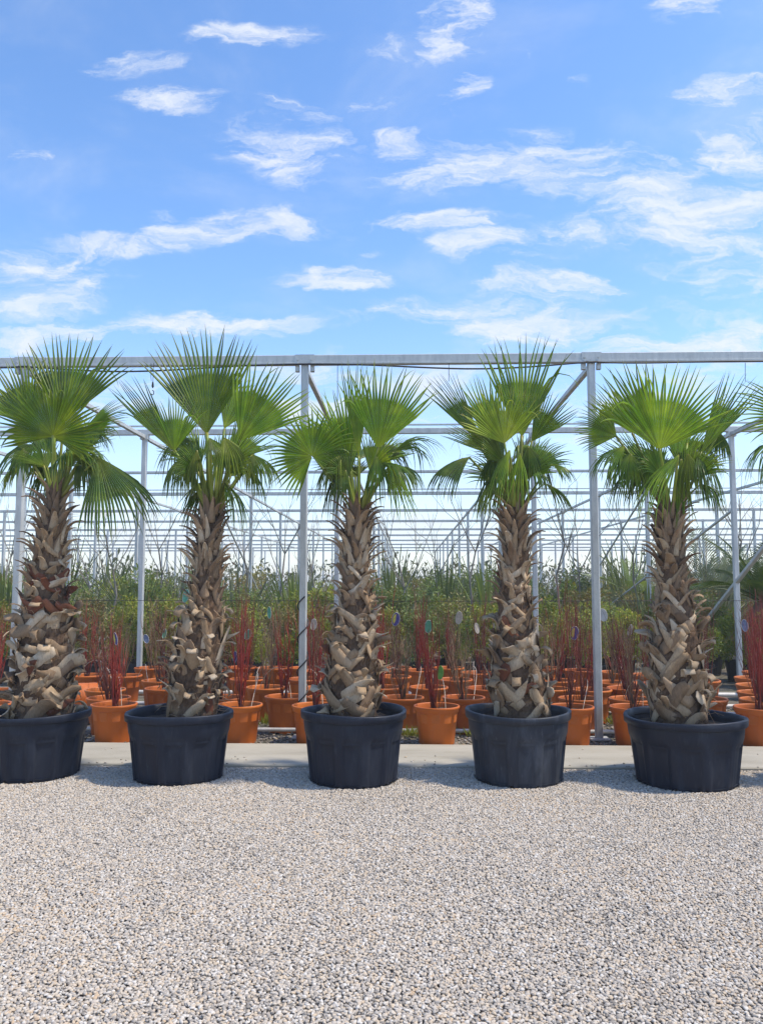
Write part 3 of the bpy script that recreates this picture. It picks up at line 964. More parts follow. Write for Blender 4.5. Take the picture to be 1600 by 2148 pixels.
def build_palm(idx, label, rows, fronds, style, seed, n_boot=125, n_skirt=5):
    rg_ = random.Random(seed)
    X, Y, TR = TUBPOS[idx]
    zs, xs, rr = trunk_profile(rows, Y)
    z_base = TUB_H[idx] * 0.80
    z_top = zs[-1]
    root = thing('fan_palm', label, 'palm', (X, Y, z_base), 'fan palms in black tubs')
    O = np.array([X, Y, z_base])

    def cen(z):
        return np.array([np.interp(z, zs, xs), Y, z]) - O

    def rad(z):
        f = np.interp((z - z_base) / (z_top - z_base), [0.0, 0.45, 0.62, 0.95, 1.0], [0.76, 0.74, 0.68, 0.64, 0.72])
        return float(np.interp(z, zs, rr) * f)
    # trunk core
    mb = MB()
    rings, sides = 44, 26
    vs = []
    for k in range(rings):
        z = z_base + (z_top - z_base) * k / (rings - 1)
        c, r = cen(z), rad(z)
        for j in range(sides):
            a = 2 * math.pi * j / sides
            f = r * (1 + rg_.uniform(-0.07, 0.07))
            vs.append((c[0] + f * math.cos(a), c[1] + f * math.sin(a), c[2]))
    fs = [(k * sides + j, k * sides + (j + 1) % sides, (k + 1) * sides + (j + 1) % sides, (k + 1) * sides + j)
          for k in range(rings - 1) for j in range(sides)]
    fs.append(tuple(range((rings - 1) * sides, rings * sides)))
    mb.add(vs, fs)
    put('trunk', mb.mesh('trunk'), M['core'], root)
    # dry leaf bases
    H = z_top - z_base
    n_boot = int(n_boot * 1.9)
    UZ = np.array([0, 0, 1.0])
    low_lim, top_lim = style.get('low', 0.50), style.get('top', 0.72)
    for i in range(n_boot):
        t = ((i + rg_.uniform(0, 0.8)) / n_boot) ** 0.96
        z0 = z_base + 0.02 + (H - 0.05) * t
        phi = i * 2.39996 + rg_.uniform(-0.3, 0.3)
        r0 = rad(z0)
        sc = min(1.15, r0 / 0.16)
        mb = MB()
        kind = rg_.random()
        curl_p = style.get('curl', 0.25) * (1.0 if style.get('c0', 0.0) < t < style.get('c1', 0.6) else 0.35)
        rdir = np.array([math.cos(phi), math.sin(phi), 0.0])
        tang = np.array([-rdir[1], rdir[0], 0])
        if t > top_lim or (t > low_lim and kind < 0.55):
            # pointed, dark, still upright
            L = rg_.uniform(0.10, 0.165) * (0.9 + 0.3 * (t > top_lim))
            amax = R_(rg_.uniform(25, 60) if rg_.random() < 0.45 else rg_.uniform(70, 125))
            al0 = R_(rg_.uniform(2, 16) if amax < R_(62) else rg_.uniform(16, 42))
            p = cen(z0) + rdir * r0 * 0.92
            w = rg_.uniform(0.040, 0.075) * min(1.1, sc + 0.45)
            tw = rg_.uniform(-0.45, 0.45)
            pts, wid, outs = [], [], []
            for k in range(7):
                q = k / 6
                al = al0 + (amax - al0) * q ** 1.5
                pts.append(p.copy())
                outs.append(rdir * math.cos(al) - UZ * math.sin(al) + tang * tw * q)
                wid.append(w * (1 - q ** 1.2) * 0.95 + 0.004)
                p = p + norm(rdir * math.sin(al) + UZ * math.cos(al) + tang * tw * q) * L / 6
            mb.ribbon(pts, wid, outs, 0.005, rg_.uniform(0.15, 0.35))
            mt = M['boot_dark'] if (t > 0.86 or rg_.random() < 0.5) else M['boot']
        elif kind < curl_p:
            # broad base that peels off and curls over, pale inner side showing
            L = rg_.uniform(0.11, 0.20)
            amax = R_(rg_.uniform(90, 215))
            al0 = R_(rg_.uniform(0, 15))
            p = cen(z0) + rdir * r0 * 0.97
            w = rg_.uniform(0.045, 0.088) * sc
            tw = rg_.uniform(-0.8, 0.8)
            taper = rg_.uniform(0.0, 0.6)
            pts, wid, outs = [], [], []
            for k in range(9):
                q = k / 8
                al = al0 + (amax - al0) * max(0, (q - 0.15) / 0.85) ** 0.9
                pts.append(p.copy())
                outs.append(rdir * math.cos(al) - UZ * math.sin(al) + tang * tw * q * 0.8)
                wid.append(w * (1 - taper * q) * rg_.uniform(0.90, 1.06))
                p = p + norm(rdir * math.sin(al) * 0.75 + UZ * math.cos(al) + tang * tw * q) * L / 8
            mb.ribbon(pts, wid, outs, 0.004, rg_.uniform(0.02, 0.14))
            mt = M['boot']
        else:
            # strap lying across the trunk, half of a split leaf base
            sg = 1 if (i % 2 == 0) else -1
            lean = R_(rg_.uniform(*style.get('lean', (18, 58))))
            L = rg_.uniform(0.14, 0.28) * (0.70 + 0.45 * (1 - t))
            w = rg_.uniform(0.034, 0.080) * sc
            lift = rg_.uniform(0.004, 0.040)
            loose = rg_.random() < 0.4
            flare = rg_.uniform(0.05, 0.12) if loose else rg_.uniform(0.0, 0.03)
            wob_ = rg_.uniform(-0.4, 0.4)
            tilt = rg_.uniform(-0.7, 0.7)
            point = rg_.random() < 0.3
            pts, wid, outs = [], [], []
            for k in range(9):
                q = k / 8
                z = z0 + L * math.cos(lean) * q - (0.05 * max(0, q - 0.6) if loose else 0) + 0.012 * math.sin(q * 5 + wob_ * 9)
                r = rad(min(z, z_top)) + 0.002 + lift * q + flare * max(0, q - 0.45) ** 1.4 * 1.8
                ph = phi + sg * L * math.sin(lean) * (q + 0.12 * wob_ * math.sin(4 * q)) / max(r, 0.05)
                d = np.array([math.cos(ph), math.sin(ph), 0])
                pts.append(cen(z) + d * r)
                outs.append(d + UZ * tilt * q + tang * tilt * 0.5 * q)
                ww = w * (0.85 + 0.25 * math.sin(q * 2.6)) * rg_.uniform(0.94, 1.05)
                if point:
                    ww *= 1 - max(0, q - 0.5) * 1.75
                elif k == 8:
                    ww *= rg_.uniform(0.45, 0.95)
                wid.append(ww)
            mb.ribbon(pts, wid, outs, 0.004, rg_.uniform(-0.06, 0.08))
            mt = M['boot']
            if rg_.random() < style.get('red', 0.03) or (style.get('r0', 9) < t < style.get('r1', 9) and rg_.random() < 0.6):
                mt = M['boot_red']
            elif rg_.random() < (0.5 if t > low_lim else 0.22):
                mt = M['boot_dark']
        me = mb.mesh('leaf_base')
        nf = len(me.polygons) - 4
        me.polygons.foreach_set('use_smooth', np.array([q_ % 6 < 4 if q_ < nf else False for q_ in range(nf + 4)], dtype=bool))
        put('leaf_base', me, mt, root)
    # loose hair-like fibre
    mb = MB()
    for i in range(170):
        t = rg_.random()
        z0 = z_base + 0.03 + H * 0.92 * t
        ph = rg_.uniform(0, 6.283)
        d = np.array([math.cos(ph), math.sin(ph), 0])
        p0 = cen(z0) + d * rad(z0)
        p2 = p0 + d * rg_.uniform(0.03, 0.10) + np.array([rg_.uniform(-.05, .05), rg_.uniform(-.05, .05), rg_.uniform(-0.07, 0.07)])
        p1 = (p0 + p2) / 2 + np.array([0, 0, rg_.uniform(-0.01, 0.04)])
        mb.tube([p0, p1, p2], [0.002, 0.0016, 0.0006], 3, False)
    tag(put('fibre', mb.mesh('fibre'), M['boot_dark'], root), kind='stuff')
    # fronds
    top = cen(z_top)
    r_top = rad(z_top)

    def frond(hub, tip, S, droop, arch, cup, nh, mt, N, edge, rf, kink, w0=0.030, bow=0.05):
        bm = frond_mesh(hub, tip, S, N, droop, arch, cup, nh, rg_, edge, rf, kink, wmin=0.0085 if rf < 0.4 else 0.0)
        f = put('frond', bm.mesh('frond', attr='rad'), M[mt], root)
        dh = hub - top
        a = math.atan2(dh[1], dh[0])
        p0 = top + np.array([math.cos(a), math.sin(a), 0]) * r_top * 0.45 - np.array([0, 0, 0.06])
        fr = norm(np.array([0.0, -1.0, 0.25]))
        pm = petiole_mesh(p0, hub + (tip - hub) * 0.02, w0, w0 * 0.42, bow, fr)
        put('petiole', pm.mesh('petiole', True, attr='rad'), M['petiole'], f)
    for fd in fronds:
        (hx, hy, hdy, tx, ty, tdy, S) = fd[:7]
        kw = fd[7] if len(fd) > 7 else {}
        hub = at(hx, hy, Y + hdy) - O
        tip = at(tx, ty, Y + tdy) - O
        tip = hub + (tip - hub) * kw.get('stretch', 1.09)
        nh = np.array(kw.get('n', (0.0, -1.0, 0.25)), float)
        frond(hub, tip, R_(S), kw.get('droop', 0.05), kw.get('arch', 0.0), kw.get('cup', 0.12), nh, kw.get('m', 'frond'),
              kw.get('N', max(8, int(S / 1.75))), kw.get('edge', 0.92), kw.get('rf', 0.55), kw.get('kink', 0.05),
              kw.get('w', 0.030), kw.get('bow', 0.04))
    for i in range(2):                # younger fans spreading up behind the front ones
        a = R_(50 + 80 * i + rg_.uniform(-14, 14))
        o_ = np.array([math.cos(a), math.sin(a) * 0.8, 0])
        hub = top + o_ * rg_.uniform(0.08, 0.18) + np.array([0, 0, rg_.uniform(0.24, 0.36)])
        tip = hub + o_ * rg_.uniform(0.15, 0.40) + np.array([0, 0, rg_.uniform(0.22, 0.42)])
        frond(hub, tip, R_(rg_.uniform(26, 36)), 0.08, 0.0, 0.2, np.array([0, -1.0, 0.35]), 'frond', 22, 0.9, 0.52, 0.05, 0.024, 0.03)
    for i, az in enumerate((-152, -32, 25, 100, 160)):      # half-grown fans filling the heart of the crown
        a = R_(az + rg_.uniform(-12, 12))
        o_ = np.array([math.cos(a), math.sin(a), 0])
        hub = top + o_ * rg_.uniform(0.07, 0.13) + np.array([0, 0, rg_.uniform(0.17, 0.29)])
        tip = hub + o_ * rg_.uniform(0.14, 0.26) + np.array([0, 0, rg_.uniform(0.14, 0.30)])
        frond(hub, tip, R_(rg_.uniform(34, 56)), rg_.uniform(0.08, 0.25), 0.05, 0.2, norm(np.array([0, -1.0, 0.4]) - o_ * 0.4),
              'frond' if i % 2 else 'frond_old', 20, 0.86, rg_.uniform(0.40, 0.54), 0.08, 0.024, 0.02)
    for i in range(n_skirt + 2):      # older fronds hanging round the crown, on every side
        a = R_(-35 + (i * 0.618 % 1.0) * 250 + rg_.uniform(-12, 12))      # not straight towards the yard
        o_ = np.array([math.cos(a), math.sin(a), 0])
        young = i % 4 == 0 and math.sin(a) > 0
        hub = top + o_ * rg_.uniform(0.08, 0.26) + np.array([0, 0, rg_.uniform(0.14, 0.42)])
        tip = hub + o_ * rg_.uniform(0.20, 0.42) + np.array([0, 0, rg_.uniform(0.1, 0.35) if young else rg_.uniform(-0.38, 0.06)])
        frond(hub, tip, R_(rg_.uniform(22, 66)), 0.12 if young else rg_.uniform(0.3, 0.75), 0.1 if young else rg_.uniform(0.1, 0.5), 0.15 if young else rg_.uniform(-1.1, -0.5),
              np.array([0, 0, 1.0]) + o_ * 0.3, 'frond_yel' if i % 7 == 3 else 'frond_old', 20, 0.85, 0.5 if young else rg_.uniform(0.18, 0.36), 0.06, 0.022, 0.06)
    return root


UPN = (0.0, -0.35, 1.0)
DOWN = dict(m='frond_old', droop=0.55, arch=0.3, rf=0.30, kink=0.15, n=(0, -0.6, 0.8), stretch=1.35, cup=-0.75)


def dn(**k):
    d = dict(DOWN)
    d.update(k)
    return d


build_palm(0, 'fan palm with thick shaggy trunk and a torn red-brown patch halfway up', [
    (1495, 88, 78), (1440, 92, 76), (1380, 95, 72), (1310, 96, 66), (1250, 98, 58), (1200, 100, 50), (1150, 106, 42), (1100, 110, 37), (1050, 116, 26), (1032, 118, 20)], [
    (132, 886, 0.05, 172, 712, 0.12, 42),
    (64, 896, 0.12, 14, 762, 0.12, 44),
    (170, 908, 0.0, 262, 866, -0.05, 40, dict(n=(-0.3, -0.8, 0.6), droop=0.15)),
    (206, 958, -0.12, 285, 1068, -0.20, 46, dn(rf=0.5, arch=0.25, droop=0.35, n=(0.3, -0.8, 0.6))),
    (50, 940, -0.05, 15, 985, -0.10, 75, dn(droop=0.8)),
    (172, 955, -0.05, 205, 1010, -0.10, 50, dn(droop=0.8)),
    (85, 935, 0.1, -30, 915, 0.15, 45, dn(arch=0.8)),
    (112, 915, -0.22, 122, 786, -0.34, 112, dict(N=46, edge=0.80, cup=0.25, kink=0.08, w=0.055, bow=-0.02)),
    (150, 930, 0.1, 240, 940, 0.25, 45, dn()),
], dict(curl=0.30, c0=0.1, c1=0.65, red=0.04, r0=0.45, r1=0.62, lean=(48, 80)), 11, 145)

build_palm(1, 'fan palm with pale curled-over leaf bases on its lower trunk', [
    (1495, 402, 66), (1440, 408, 66), (1380, 413, 66), (1320, 420, 62), (1290, 428, 50), (1250, 432, 41), (1200, 434, 37), (1150, 436, 36), (1110, 440, 38), (1080, 443, 28), (1062, 447, 20)], [
    (434, 912, 0.06, 420, 702, 0.10, 36, dict(N=24, edge=0.90, w=0.06)),
    (502, 925, -0.05, 598, 782, -0.10, 40, dict(cup=0.3)),
    (366, 948, 0.05, 258, 806, 0.05, 15, dict(N=14, cup=0.5, n=(0.6, -0.8, 0.2))),
    (366, 946, -0.05, 378, 838, -0.08, 34),
    (470, 900, 0.15, 520, 800, 0.28, 30),
    (471, 917, -0.2, 515, 985, -0.30, 55, dn(m='frond_yel', droop=0.6, N=22)),
    (387, 955, -0.05, 332, 1010, -0.10, 72, dn(droop=0.8)),
    (529, 952, 0.0, 585, 990, -0.05, 66, dn(droop=0.5)),
    (413, 943, -0.16, 405, 1015, -0.22, 24, dn(m='frond_yel', droop=0.8, N=10)),
    (440, 918, -0.2, 452, 960, -0.26, 40, dict(droop=0.3, cup=-0.3)),
    (400, 925, 0.1, 350, 900, 0.3, 50, dn(arch=0.4)),
    (490, 935, 0.1, 560, 960, 0.25, 50, dn()),
], dict(curl=0.62, c0=0.08, c1=0.5, red=0.02, lean=(10, 50)), 23, 125)

build_palm(2, 'fan palm with a star-shaped frond on a long thin side stalk', [
    (1495, 740, 64), (1440, 740, 66), (1380, 741, 64), (1330, 743, 56), (1280, 744, 46), (1230, 745, 41), (1180, 746, 39), (1130, 748, 38), (1095, 750, 34), (1062, 752, 21)], [
    (752, 960, 0.02, 745, 768, 0.05, 12, dict(N=12, n=(0.5, -0.8, 0.1))),
    (731, 957, 0.05, 692, 828, 0.10, 40),
    (655, 957, -0.05, 640, 862, -0.10, 150, dict(N=46, edge=0.95, droop=0.12, cup=-0.1, w=0.018, bow=0.03)),
    (824, 948, 0.05, 895, 880, 0.05, 34, dn(arch=0.55, droop=0.5, n=(-0.4, -0.5, 0.9))),
    (807, 948, -0.15, 852, 1056, -0.22, 13, dn(N=10, rf=0.5, arch=0.2, droop=0.15, kink=0.0, m='frond')),
    (790, 957, -0.2, 794, 1030, -0.28, 32, dn(droop=0.8, N=14)),
    (735, 985, 0.0, 690, 985, -0.06, 60, dn()),
    (793, 941, -0.16, 822, 772, -0.24, 41, dict(N=26, edge=0.90, cup=0.25)),
    (790, 940, 0.15, 850, 920, 0.32, 48, dn()),
    (725, 985, -0.05, 700, 1030, -0.1, 34, dn()),
], dict(curl=0.34, c0=0.15, c1=0.6, red=0.02, lean=(38, 74)), 37, 125)

build_palm(3, 'fan palm with a tall upright frond rising above the beam and a dark arching frond', [
    (1495, 1095, 74), (1460, 1090, 72), (1400, 1082, 66), (1350, 1080, 56), (1300, 1078, 47), (1250, 1077, 42), (1200, 1078, 40), (1150, 1080, 38), (1110, 1080, 38), (1080, 1081, 26), (1062, 1083, 20)], [
    (1094, 918, 0.06, 1096, 717, 0.10, 28, dict(N=21, edge=0.94, rf=0.52, w=0.055)),
    (1035, 916, 0.15, 996, 798, 0.20, 28),
    (1013, 934, 0.02, 912, 798, 0.0, 18, dict(N=16, n=(0.5, -0.8, 0.3), cup=0.4)),
    (1114, 927, 0.02, 1176, 836, 0.0, 28),
    (986, 958, -0.02, 892, 968, -0.08, 44, dn(arch=0.75, droop=0.6, rf=0.55, n=(0.1, -0.35, 1.0))),
    (1107, 935, -0.05, 1152, 1005, -0.12, 52, dn(droop=0.5)),
    (1069, 943, -0.2, 1026, 1022, -0.28, 18, dn(N=10, m='frond', arch=0.2)),
    (1040, 950, -0.05, 1022, 1015, -0.1, 40, dn()),
    (1010, 940, 0.0, 985, 900, -0.05, 40),
    (1058, 930, -0.18, 1036, 820, -0.26, 58, dict(N=30, cup=0.35, m='frond_yel')),
    (1090, 950, -0.2, 1085, 1040, -0.26, 20, dn(N=9, m='frond', arch=0.1, droop=0.1)),
    (1085, 935, 0.15, 1140, 930, 0.3, 50, dn()),
], dict(curl=0.22, red=0.03, lean=(36, 68)), 41, 130)

build_palm(4, 'fan palm with a criss-cross lattice of pale leaf bases at its foot', [
    (1505, 1422, 72), (1450, 1421, 70), (1390, 1419, 64), (1340, 1417, 58), (1290, 1415, 48), (1240, 1412, 42), (1190, 1408, 39), (1150, 1406, 38), (1110, 1405, 38), (1085, 1406, 28), (1068, 1408, 21)], [
    (1364, 918, 0.06, 1306, 770, 0.10, 24),
    (1327, 910, 0.02, 1246, 822, 0.0, 24, dict(m='frond_yel', cup=0.35, n=(0.3, -0.9, 0.4))),
    (1293, 915, 0.04, 1212, 872, 0.0, 52, dict(droop=0.25)),
    (1310, 935, 0.0, 1240, 965, -0.06, 42, dn(droop=0.4)),
    (1469, 951, 0.02, 1562, 797, 0.05, 15, dict(N=15, n=(-0.4, -0.9, 0.2), cup=0.3)),
    (1508, 906, 0.10, 1530, 950, 0.08, 75, dn(droop=0.5)),
    (1322, 951, -0.05, 1295, 1010, -0.14, 74, dn(droop=0.6)),
    (1442, 951, -0.12, 1474, 1020, -0.22, 46, dn(m='frond_yel', droop=0.6)),
    (1382, 943, -0.20, 1400, 772, -0.32, 60, dict(N=33, edge=0.88, cup=0.22, w=0.036)),
    (1424, 953, -0.24, 1345, 1040, -0.36, 18, dn(N=11, m='frond', arch=0.15, droop=0.25)),
    (1428, 960, -0.05, 1432, 1070, -0.10, 14, dn(N=9, m='frond', arch=0.1, droop=0.05, kink=0)),
    (1372, 965, -0.05, 1350, 1020, -0.1, 40, dn()),
    (1440, 930, 0.15, 1500, 915, 0.3, 45, dn()),
], dict(curl=0.10, red=0.04, lean=(38, 55), low=0.58), 53, 135)

build_palm(5, 'fan palm beyond the lattice-trunk palm, only its reaching fronds in view', [
    (1505, 1790, 70), (1440, 1790, 66), (1340, 1788, 56), (1240, 1785, 42), (1150, 1782, 38), (1085, 1780, 28), (1062, 1780, 20)], [
    (1690, 880, 0.0, 1545, 850, -0.05, 28, dict(droop=0.15)),
    (1660, 930, -0.05, 1560, 920, -0.12, 48, dn(droop=0.6, arch=0.5)),
    (1760, 920, 0.05, 1740, 740, 0.08, 40),
    (1820, 930, -0.1, 1880, 800, -0.15, 55),
    (1840, 950, 0.0, 1930, 930, 0.0, 55, dn()),
    (1770, 950, -0.2, 1760, 1030, -0.3, 50, dn()),
], dict(curl=0.25), 67, 70, 4)


# ------------------------------------------------------------------ orange pots with shrubs
OR, OH = 0.19, 0.315


def orange_meshes():
    body = MB()
    body.lathe([(OR * 0.73, 0.0), (OR * 0.755, 0.02), (OR * 0.90, OH * 0.84), (OR * 0.93, OH * 0.845)], 40,
               lambda r, z, a, k: (r - (0.004 if (k in (1, 2) and (a / 6.283 * 10) % 1 < 0.5) else 0), z + (0.012 if k == 0 and (a / 6.283 * 5) % 1 < 0.25 else 0)))
    body.lathe([(OR * 0.90, OH * 0.86), (OR * 0.85, OH * 0.6)], 40)
    body.lathe([(OR * 0.72, 0.012), (0.001, 0.012)], 40)
    rim = MB()
    rim.lathe([(OR * 0.925, OH * 0.845), (OR * 0.945, OH * 0.85), (OR * 0.955, OH * 0.925), (OR * 0.99, OH * 0.94), (OR, OH * 0.955),
               (OR, OH * 0.99), (OR * 0.985, OH), (OR * 0.93, OH), (OR * 0.915, OH * 0.98), (OR * 0.90, OH * 0.84)], 40)
    return body.mesh('pot_body', True), rim.mesh('pot_rim', True), soil_disc(OR * 0.905, OH * 0.87, 5, 0.008)


def stems_mesh(seed, n, h, spread, twigs, r0=0.0045):
    r2 = random.Random(seed)
    mb = MB()
    for i in range(n):
        a = r2.uniform(0, 6.283)
        rr0 = r2.uniform(0.0, 0.03)
        rr1 = spread * r2.uniform(0.2, 1.0)
        hh = h * r2.uniform(0.65, 1.05)
        zb = OH * 0.86 + (0.0 if i % 3 else r2.uniform(0.04, 0.14))
        pts, cx, cy = [], r2.uniform(-.02, .02), r2.uniform(-.02, .02)
        for k in range(6):
            t = k / 5
            rr = rr0 + (rr1 - rr0) * t ** 0.8
            pts.append(np.array([rr * math.cos(a) + cx * math.sin(3 * t) + r2.uniform(-.006, .006), rr * math.sin(a) + cy * math.sin(3 * t) + r2.uniform(-.006, .006), zb + hh * t]))
        mb.tube(pts, [r0, r0 * 0.9, r0 * 0.8, r0 * 0.68, r0 * 0.5, r0 * 0.22], 4, False)
        for j in range(twigs):
            k = r2.choice([2, 3, 3, 4])
            p = pts[k]
            d = np.array([r2.uniform(-1, 1), r2.uniform(-1, 1), r2.uniform(1.4, 3.0)])
            d = d / np.linalg.norm(d) * h * r2.uniform(0.12, 0.28)
            mb.tube([p, p + d * 0.5 + np.array([0, 0, -0.01]), p + d], [r0 * 0.55, r0 * 0.42, r0 * 0.2], 3, False, [k / 5, 0.8, 1.0])
    return mb.mesh('stems', attr='rad')


def base_mesh(seed):
    r2 = random.Random(seed)
    mb = MB()
    lx, ly = r2.uniform(-.03, .03), r2.uniform(-.03, .03)
    mb.tube([(0, 0, OH * 0.83), (lx * 0.3, ly * 0.3, OH + 0.05), (lx, ly, OH + 0.15)], [0.013, 0.011, 0.008], 6)
    for k in range(3):
        d = np.array([r2.uniform(-.07, .07), r2.uniform(-.07, .07), 0.15])
        p = np.array([lx * 0.6, ly * 0.6, OH + 0.08])
        mb.tube([p, p + d * 0.5, p + d], [0.008, 0.006, 0.0045], 5)
    return mb.mesh('base_stem', attr='rad')


POT_BODY, POT_RIM, POT_SOIL = orange_meshes()
for me_, mt_ in ((POT_BODY, 'orange'), (POT_RIM, 'orange'), (POT_SOIL, 'soil')):
    me_.materials.append(M[mt_])
STEMS = {'red': [], 'maroon': [], 'brown': []}
for k in range(5):
    me_ = stems_mesh(100 + k, 17, 0.84, 0.14, 2, 0.004)
    me_.materials.append(M['red'])
    STEMS['red'].append(me_)
for k in range(4):
    me_ = stems_mesh(200 + k, 15, 0.90, 0.19, 4, 0.0034)
    me_.materials.append(M['maroon'])
    STEMS['maroon'].append(me_)
for k in range(5):
    me_ = stems_mesh(300 + k, 13, 0.72, 0.20, 5, 0.0036)
    me_.materials.append(M['brown'])
    STEMS['brown'].append(me_)
BASES = [base_mesh(400 + k) for k in range(4)]
for me_ in BASES:
    me_.materials.append(M['maroon'])

# rim centre in the photograph: px, py, shrub kind
POTS = [(240, 1473, 'red'), (229, 1460, 'maroon'), (222, 1443, 'maroon'), (262, 1414, 'brown'), (316, 1398, 'brown'), (336, 1424, 'brown'),
        (346, 1440, 'maroon'), (182, 1413, 'red'), (-12, 1445, 'red'), (-30, 1474, 'maroon'),
        (503, 1474, 'red'), (468, 1459, 'maroon'), (557, 1438, 'brown'), (600, 1457, 'red'), (637, 1475, 'red'), (520, 1421, 'maroon'),
        (505, 1397, 'maroon'), (572, 1398, 'brown'), (638, 1421, 'maroon'), (621, 1398, 'red'), (660, 1403, 'red'), (668, 1440, 'brown'),
        (675, 1458, 'maroon'), (916, 1479, 'red'), (844, 1459, 'brown'), (899, 1438, 'red'), (972, 1459, 'brown'), (1017, 1440, 'maroon'),
        (953, 1422, 'brown'), (1000, 1408, 'maroon'), (876, 1403, 'red'), (826, 1416, 'brown'), (803, 1438, 'red'), (940, 1398, 'red'),
        (832, 1398, 'maroon'), (1200, 1481, 'maroon'), (1216, 1461, 'maroon'), (1240, 1443, 'red'), (1283, 1428, 'brown'),
        (1291, 1407, 'brown'), (1160, 1441, 'brown'), (1168, 1424, 'red'), (1214, 1403, 'red'), (1331, 1481, 'brown'), (1322, 1462, 'maroon'),
        (1350, 1412, 'red'), (1603, 1485, 'red'), (1598, 1464, 'red'), (1590, 1449, 'maroon'), (1584, 1434, 'red'), (1578, 1419, 'maroon'),
        (1592, 1407, 'red'), (1470, 1424, 'brown'), (1478, 1462, 'maroon'), (730, 1400, 'maroon'), (1080, 1400, 'brown'), (440, 1405, 'brown'),
        (1140, 1398, 'maroon'), (775, 1402, 'red'), (1310, 1440, 'red'), (400, 1396, 'red'), (120, 1400, 'brown')]
ROWN = [(7.12, 'front row'), (7.55, 'second row'), (8.1, 'third row'), (8.8, 'fourth row'), (99, 'rear rows')]
placed = []
for i, (x, y, kind) in enumerate(POTS):
    p = at_z(x, y, OH)
    pos = np.array([p[0], p[1]])
    for it in range(60):                      # pots cannot overlap: push apart sideways a little
        moved = False
        for q in placed:
            d = pos - q
            dist = np.linalg.norm(d)
            if dist < OR * 2.02:
                pos = q + (d / (dist + 1e-6)) * OR * 2.03
                moved = True
        for gx_ in GX:
            for gy_ in (7.2, 10.6):
                d = pos - np.array([gx_, gy_])
                if np.linalg.norm(d) < OR + 0.055:
                    pos = np.array([gx_, gy_]) + norm(d) * (OR + 0.06)
                    moved = True
        pos[1] = max(pos[1], WALK1 + 0.17)
        if not moved:
            break
    placed.append(pos)
kinds = {'red': 'shrub of upright bright red stems', 'maroon': 'shrub of thin dark maroon stems', 'brown': 'bare shrub of thin brown stems'}
PX = [t[0] for t in TUBPOS]


def gap_name(x):
    if x < PX[0]:
        return 'beyond the red-patched palm'
    for k in range(5):
        if x < PX[k + 1]:
            return 'between %s and %s' % (PN[k].replace(' palm', ''), PN[k + 1] + 's')
    return 'past the end palm'


POT_AT = {}
for i, ((x, y, kind), pos) in enumerate(zip(POTS, placed)):
    row = [n_ for (lim, n_) in ROWN if pos[1] < lim][0]
    gap = gap_name(pos[0] * 5.6 / pos[1])
    t = thing('orange_pot', 'orange pot of %s stems in the %s %s' % ({'red': 'bright red', 'maroon': 'dark maroon', 'brown': 'thin brown'}[kind], row, gap), 'plant pot', (pos[0], pos[1], -0.010), 'orange pots on the nursery bed')
    t.rotation_euler = (0, 0, rnd.uniform(0, 6))
    put('body', POT_BODY, None, t)
    put('rim', POT_RIM, None, t)
    put('soil', POT_SOIL, None, t)
    s = put('potted_shrub', rnd.choice(STEMS[kind]), None, None, (pos[0], pos[1], -0.010))
    s.rotation_euler = (rnd.uniform(-.05, .05), rnd.uniform(-.05, .05), rnd.uniform(0, 6))
    sc = rnd.uniform(0.85, 1.12)
    s.scale = (1, 1, sc)
    tag(s, '%s in %s pot %s' % (kinds[kind], row, gap), 'shrub', 'shrubs in the orange pots')
    put('base_stem', rnd.choice(BASES), None, s)
    POT_AT[i] = pos
# two pots lying on their side
for (x, y, Y, rx, ry, lab) in ((174, 1440, 8.3, R_(8), R_(-96), 'orange pot tipped on its side behind the red-patched palm'),
                              (1352, 1436, 8.6, R_(15), R_(100), 'orange pot tipped over beside the lattice-trunk palm')):
    p = at(x, y, Y)
    t = thing('orange_pot', lab, 'plant pot', p, 'orange pots on the nursery bed')
    t.rotation_euler = (rx, ry, R_(20))
    t.location = (p[0] - math.sin(ry) * OH / 2, p[1], 0.19)
    put('body', POT_BODY, None, t)
    put('rim', POT_RIM, None, t)


# plant tags
def tag_mesh(w, h):
    mb = MB()
    n = 20
    th = 0.0012
    vs = []
    for s in (-1, 1):
        for k in range(n):
            a = 2 * math.pi * k / n
            rr = 1.0 - 0.12 * max(0, math.sin(a)) ** 3
            vs.append((w / 2 * math.cos(a) * rr, s * th + 0.004 * math.cos(a) ** 2, h / 2 * math.sin(a)))
    fs = [tuple(range(n)), tuple(range(2 * n - 1, n - 1, -1))] + [(k, n + k, n + (k + 1) % n, (k + 1) % n) for k in range(n)]
    mb.add(vs, fs)
    return mb.mesh('plate')


def loop_mesh(w, h):
    mb = MB()
    mb.tube([(w / 2 * 1.04 * math.cos(a), 0, h / 2 * 1.04 * math.sin(a)) for a in np.linspace(0, 2 * math.pi, 21)], 0.0016, 4, False)
    return mb.mesh('edge')


def print_mesh(w, h):
    mb = MB()
    pts = [(-w * 0.44, -0.0065, h * 0.02), (-w * 0.30, -0.0055, h * 0.34), (-w * 0.02, -0.0045, h * 0.40), (0.0, -0.0045, -h * 0.1), (-w * 0.18, -0.0055, -h * 0.36), (-w * 0.36, -0.006, -h * 0.2)]
    mb.add(pts, [tuple(range(6))])
    return mb.mesh('print')


